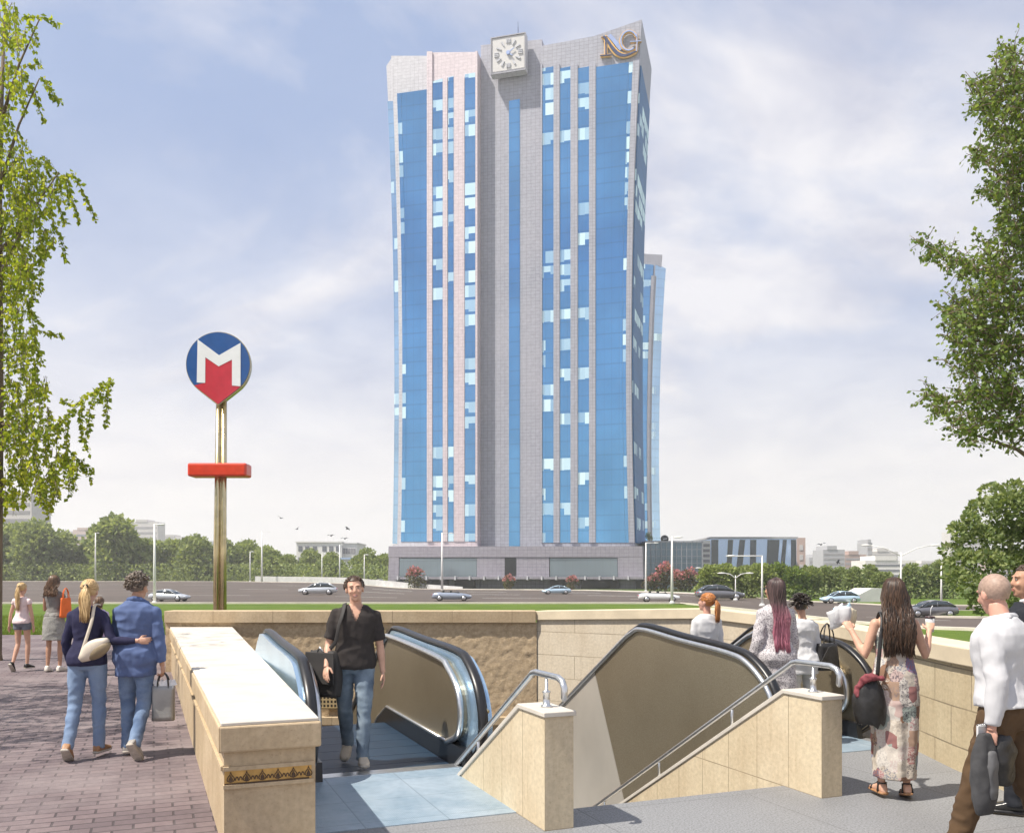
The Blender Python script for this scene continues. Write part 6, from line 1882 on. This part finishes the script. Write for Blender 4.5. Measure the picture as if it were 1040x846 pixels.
# drink in her right hand
hr_ = dw.world(dw.j['wrR'] + dw.j['hdR']*.075 + dw.j['pnR']*.03)
cp_ = thing('drink_cup', 'white drink cup with straw held by the woman in the patchwork dress', 'cup', hr_ - Z*.055)
m = MB(); m.lathe([(0,0),(.029,0),(.037,.115),(.035,.115),(0,.114)], n=18); m.build('cup', MT['white_blouse'], cp_, uv=False)
MT['lid'] = plain('dark_lid', (.06,.03,.03), .3)
m = MB(); m.lathe([(.040,.113),(.040,.123),(.034,.128),(0,.128)], n=18); m.build('lid', MT['lid'], cp_, uv=False)
m = MB(); m.tube([(0,0,.10),(.008,0,.19),(.022,.0,.215)], .0035, 6); m.build('straw', MT['white_blouse'], cp_, uv=False)
# black sack bag on her left side
bl = dw.world(V((-.215,-.10,.64)))
sb = thing('backpack', 'slouchy black bag with dark red scarf at the hip of the woman in the dress', 'bag', bl, R(-6))
m = MB(); rings = []
for j in range(13):
    t = j/12; q = (.72+.42*math.sin(math.pi*min(1,t*1.05+.08)))*(1 if t < .8 else lerp(1,.62,(t-.8)/.2))
    rings.append([V((.115*q*math.copysign(abs(math.cos(a))**.8, math.cos(a)) - .015*math.sin(t*3), .090*q*math.sin(a), -.02+.37*t + .05*noise.noise(V((math.cos(a)*2,math.sin(a)*2,t*3))))) for a in [2*math.pi*i/24 for i in range(24)]])
m.loft(rings); m.build('bag_body', MT['belt'], sb, uv=False)
m = MB(); inv = lambda p: rz_(V(p)-V(bl), R(6))
m.tube(smooth_path3([V((.03,-.06,.36)), inv(dw.world(dw.up(V((-.155,-.145,.32)),1))), inv(dw.world(dw.up(V((-.125,-.10,.49)),1))), inv(dw.world(dw.up(V((-.115,-.01,.565)),1))), inv(dw.world(dw.up(V((-.115,.085,.48)),1)))]), .016, 8, flat=((1,0,0),1.0,.4)); m.build('strap', MT['belt'], sb)
MT['scarf'] = plain('dark_red_scarf', (.20,.045,.055), .85, var=.3, scale=25)
m = MB()
m.tube(smooth_path3([(.07,-.05,.35),(0,-.085,.37),(-.07,-.06,.345),(-.11,-.03,.27),(-.115,-.05,.20)]), [.024]*6+[.027]*5+[.023]*5+[.018]*5, 8)
sc_v, sc_f = remesh(m, .012, 2, .02, 22)
o = bpy.data.meshes.new('scarf'); o.from_pydata([tuple(p) for p in sc_v], [], sc_f); o.materials.append(MT['scarf']); o.polygons.foreach_set('use_smooth', [True]*len(sc_f))
so_ = bpy.data.objects.new('scarf', o); COL.objects.link(so_); so_.parent = sb

# --- bald man and man in dark suit ----------------------------------------------------
bm_ = Person(1.80, False, {'L': ((.02,.32,-1), (.0,.28,-1), R(6)), 'R': ((.0,-.22,-1), (.0,-.55,-1), R(-42))},
   {'L': ((.16,-.14,-1), (.03,.20,-1), {'curl':1.25}), 'R': ((.12,.10,-1), (.05,.25,-1), DOWN)}, lean=R(4), head=(R(-34),R(8),0), bulk=1.05)
pb = V((2.93, 5.26, .0))
bm_.body('bald man in white shirt and brown trousers striding with a jacket in hand', pb, R(42), 'skin_pink')
bm_.top('shirt', 'white_shirt', .06, .585, 1.94, .026, (.066,.066,.064,.059,.058,.050,.043), disp=.0075); bm_.pants('trousers', 'brown_trousers', .115, 2.05, (.112,.106,.094,.080,.076,.070,.068), disp=.013); bm_.shoes('tan_shoe')
b = MB(); bm_.torso(b, .075, .115, .024); bm_.wear('belt', b, 'belt', .008, 1, 0)
b = MB(); b.tube([bm_.up(V((.065,.02,.575)),1), bm_.up(V((.05,-.07,.585)),1), bm_.up(V((-.05,-.07,.585)),1), bm_.up(V((-.065,.02,.575)),1), bm_.up(V((-.03,.07,.55)),1)], [.018,.026,.026,.02,.016], 8); bm_.wear('collar', b, 'white_shirt', .008)
v, f = bm_.cap(1.018, .05, -.02, .0); bm_.obj_from('hair', [(v, f, 0)], [MT['stubble']], bm_.o)
# jacket over his left hand
hl = bm_.world(bm_.j['wrL'] + bm_.j['hdL']*.07)
MT['jacket'] = plain('dark_grey_wool', (.045,.045,.048), .9, var=.3, scale=12, bump=.3, bscale=120, bdist=.003); MT['lining'] = plain('grey_lining', (.10,.10,.105), .7, var=.2, scale=12)
jk = thing('folded_jacket', 'dark grey folded jacket hanging from the hand of the bald man', 'jacket', hl, R(30))
def pad(name, mat, cx, cy, z0, z1, wx, wy, parent, sd_):
    m = MB(); rings = []
    for j in range(13):
        t = j/12; q = math.sin(math.pi*lerp(.10,.93,t))**.5
        rings.append([V((cx + wx*q*math.copysign(abs(math.cos(a))**.7, math.cos(a)) + .012*noise.noise(V((sd_,math.sin(a)*2,t*5))), cy + wy*q*math.sin(a)*(1+.3*noise.noise(V((math.cos(a)*2,sd_,t*4)))), lerp(z0,z1,t))) for a in [2*math.pi*i/24 for i in range(24)]])
    m.loft(rings); seed_off[0] = sd_*7; vs_, fs_ = remesh(m, .009, 2, .012, 9)
    m2 = MB(); m2.add(vs_, fs_, 0, True); return m2.build(name, mat, parent, uv=False)
pad('jacket_body', MT['jacket'], -.055, 0, -.42, .04, .085, .055, jk, 1.3); pad('jacket_sleeve', MT['lining'], -.055, -.045, -.33, -.06, .045, .025, jk, 2.2); pad('jacket_fold', MT['belt'], .085, -.015, -.27, .03, .085, .06, jk, 4.1)
nb_ = thing('notebook', 'white spiral notebook tucked behind the jacket of the bald man', 'notebook', hl + V((.02,.03,.02)), R(30))
m = MB(); m.box(-.12,.16,.0,.012,-.10,.06); m.build('pages', MT['white_blouse'], nb_, bev=.002)
m = MB()
for i in range(16): m.tube([V((-.11+.26*i/15, .006+.011*math.cos(q), .058+.011*math.sin(q))) for q in [2*math.pi*t/8 for t in range(9)]], .0022, 5)
m.build('spiral_binding', MT['steel'], nb_)
# second man
sm_ = Person(1.87, False, {'L': ((.02,.12,-1), (.0,.02,-1), R(0)), 'R': ((.0,-.16,-1), (.0,-.42,-1), R(-24))}, {'L': ((.16,-.1,-1),(.05,.25,-1),DOWN), 'R': ((.16,.12,-1),(.05,.35,-1),DOWN)}, head=(R(30),R(-2),0), bulk=1.05)
ps = V((3.86, 6.64, .0))
sm_.body('man in dark suit and black shoes cut off by the right picture edge', ps, R(52), 'skin_tan')
sm_.top('jacket', 'charcoal_suit', -.14, .58, 1.93, .034, (.076,.074,.070,.066,.064,.058,.052), disp=.010); sm_.pants('trousers', 'charcoal_suit', .10, 2.05, (.112,.106,.094,.080,.076,.072,.072)); sm_.shoes('black_shoe', .007, 'rubber'); sm_.hair('short', 'hair_darkbrown', .030, 520, .007)
b = MB(); b.tube([sm_.up(V((.05,.04,.585)),1), sm_.up(V((.05,-.06,.60)),1), sm_.up(V((-.05,-.06,.60)),1), sm_.up(V((-.05,.04,.585)),1)], .016, 8); sm_.wear('collar', b, 'white_shirt', .008)
bpy.data.scenes.remove(TMP)
# ------------------------------------------------------------------ haze
hz = MB(); hz.box(-2700,2700,-60,2700,-9,150)
m_ = bpy.data.materials.new('haze_air'); m_.use_nodes = True
nt_ = NT(m_); nt_.n.remove(nt_.n['Principled BSDF'])
pvn = nt_.new('ShaderNodeVolumePrincipled')
pvn.inputs['Color'].default_value = (.97,.97,1.0,1); pvn.inputs['Density'].default_value = HAZE; pvn.inputs['Anisotropy'].default_value = .2
nt_.link(pvn.outputs[0], nt_.n['Material Output'].inputs['Volume'])
o = hz.build('haze', m_, uv=False); tag(o, kind='stuff', label='pale summer haze over the city', cat='haze')

# ------------------------------------------------------------------ light, sky, camera
sun_az, sun_el = R(SUN_AZ), R(SUN_EL)       # direction to the sun; azimuth measured from +Y towards +X
sd_ = V((math.sin(sun_az)*math.cos(sun_el), math.cos(sun_az)*math.cos(sun_el), math.sin(sun_el)))
sl_ = bpy.data.lights.new('sun', 'SUN'); sl_.energy = SUN_E; sl_.angle = R(.6); sl_.color = (1,.93,.82)
so = bpy.data.objects.new('sun', sl_); COL.objects.link(so); so.rotation_euler = sd_.to_track_quat('Z','Y').to_euler(); so.location = sd_*100
w = bpy.data.worlds.new('World'); SC.world = w; w.use_nodes = True
nt = NT(w); bg = nt.n['Background']
sky = nt.new('ShaderNodeTexSky', sky_type='NISHITA'); sky.sun_disc = False; sky.sun_elevation = sun_el; sky.sun_rotation = sun_az
sky.air_density = 1.0; sky.dust_density = 1.5; sky.ozone_density = 1.5
tc = nt.coord('Generated')
sep = nt.new('ShaderNodeSeparateXYZ'); nt.link(tc, sep.inputs[0])
SKX, SKY_ = SKO
zc = nt.math('ADD', nt.math('MAXIMUM', sep.outputs[2], 0.0), .22)
cb = nt.new('ShaderNodeCombineXYZ'); nt.link(nt.math('ADD', SKX, nt.math('DIVIDE', sep.outputs[0], zc)), cb.inputs[0]); nt.link(nt.math('ADD', SKY_, nt.math('DIVIDE', sep.outputs[1], zc)), cb.inputs[1])
n1 = nt.noise(cb.outputs[0], 1.15, 8, .56, .5)
n2 = nt.noise(cb.outputs[0], 2.6, 6, .6, .3)
cover = nt.ramp(n1, [(.40,.10),(.60,.90)])
low = nt.ramp(sep.outputs[2], [(0,1.0),(.12,.92),(.30,.40),(.50,.0)])
fac = nt.math('MAXIMUM', cover, low)
shade = nt.ramp(n2, [(.3,(5.0,5.2,6.4)),(.62,(8.6,8.4,8.6))])
warm = nt.mix(nt.ramp(sep.outputs[2], [(0.0,1.0),(.28,0.0)]), shade, (9.6,9.1,8.6))
blue = nt.mix(.72, sky.outputs[0], (3.4,4.6,7.4))
col = nt.mix(fac, blue, warm)
nt.link(col, bg.inputs['Color']); bg.inputs['Strength'].default_value = SKY_S
cam = bpy.data.cameras.new('camera'); co_ = bpy.data.objects.new('camera', cam); COL.objects.link(co_)
co_.location = (0,0,CH); co_.rotation_euler = (R(90),0,0)
cam.sensor_width = 36; cam.lens = 36*F/1040; cam.shift_y = (HY-423)/1040; cam.clip_start = .1; cam.clip_end = 20000
SC.camera = co_
vs = SC.view_settings; SC.display_settings.display_device = 'sRGB'
vs.view_transform = 'Standard'; vs.look = 'None'; vs.exposure = EXPO; vs.gamma = 1; vs.use_curve_mapping = False
cy = SC.cycles; SC.render.engine = 'CYCLES'
cy.max_bounces = 6; cy.diffuse_bounces = 3; cy.glossy_bounces = 3; cy.transmission_bounces = 3; cy.volume_bounces = 1; cy.transparent_max_bounces = 6
cy.use_denoising = True; cy.sample_clamp_indirect = 6
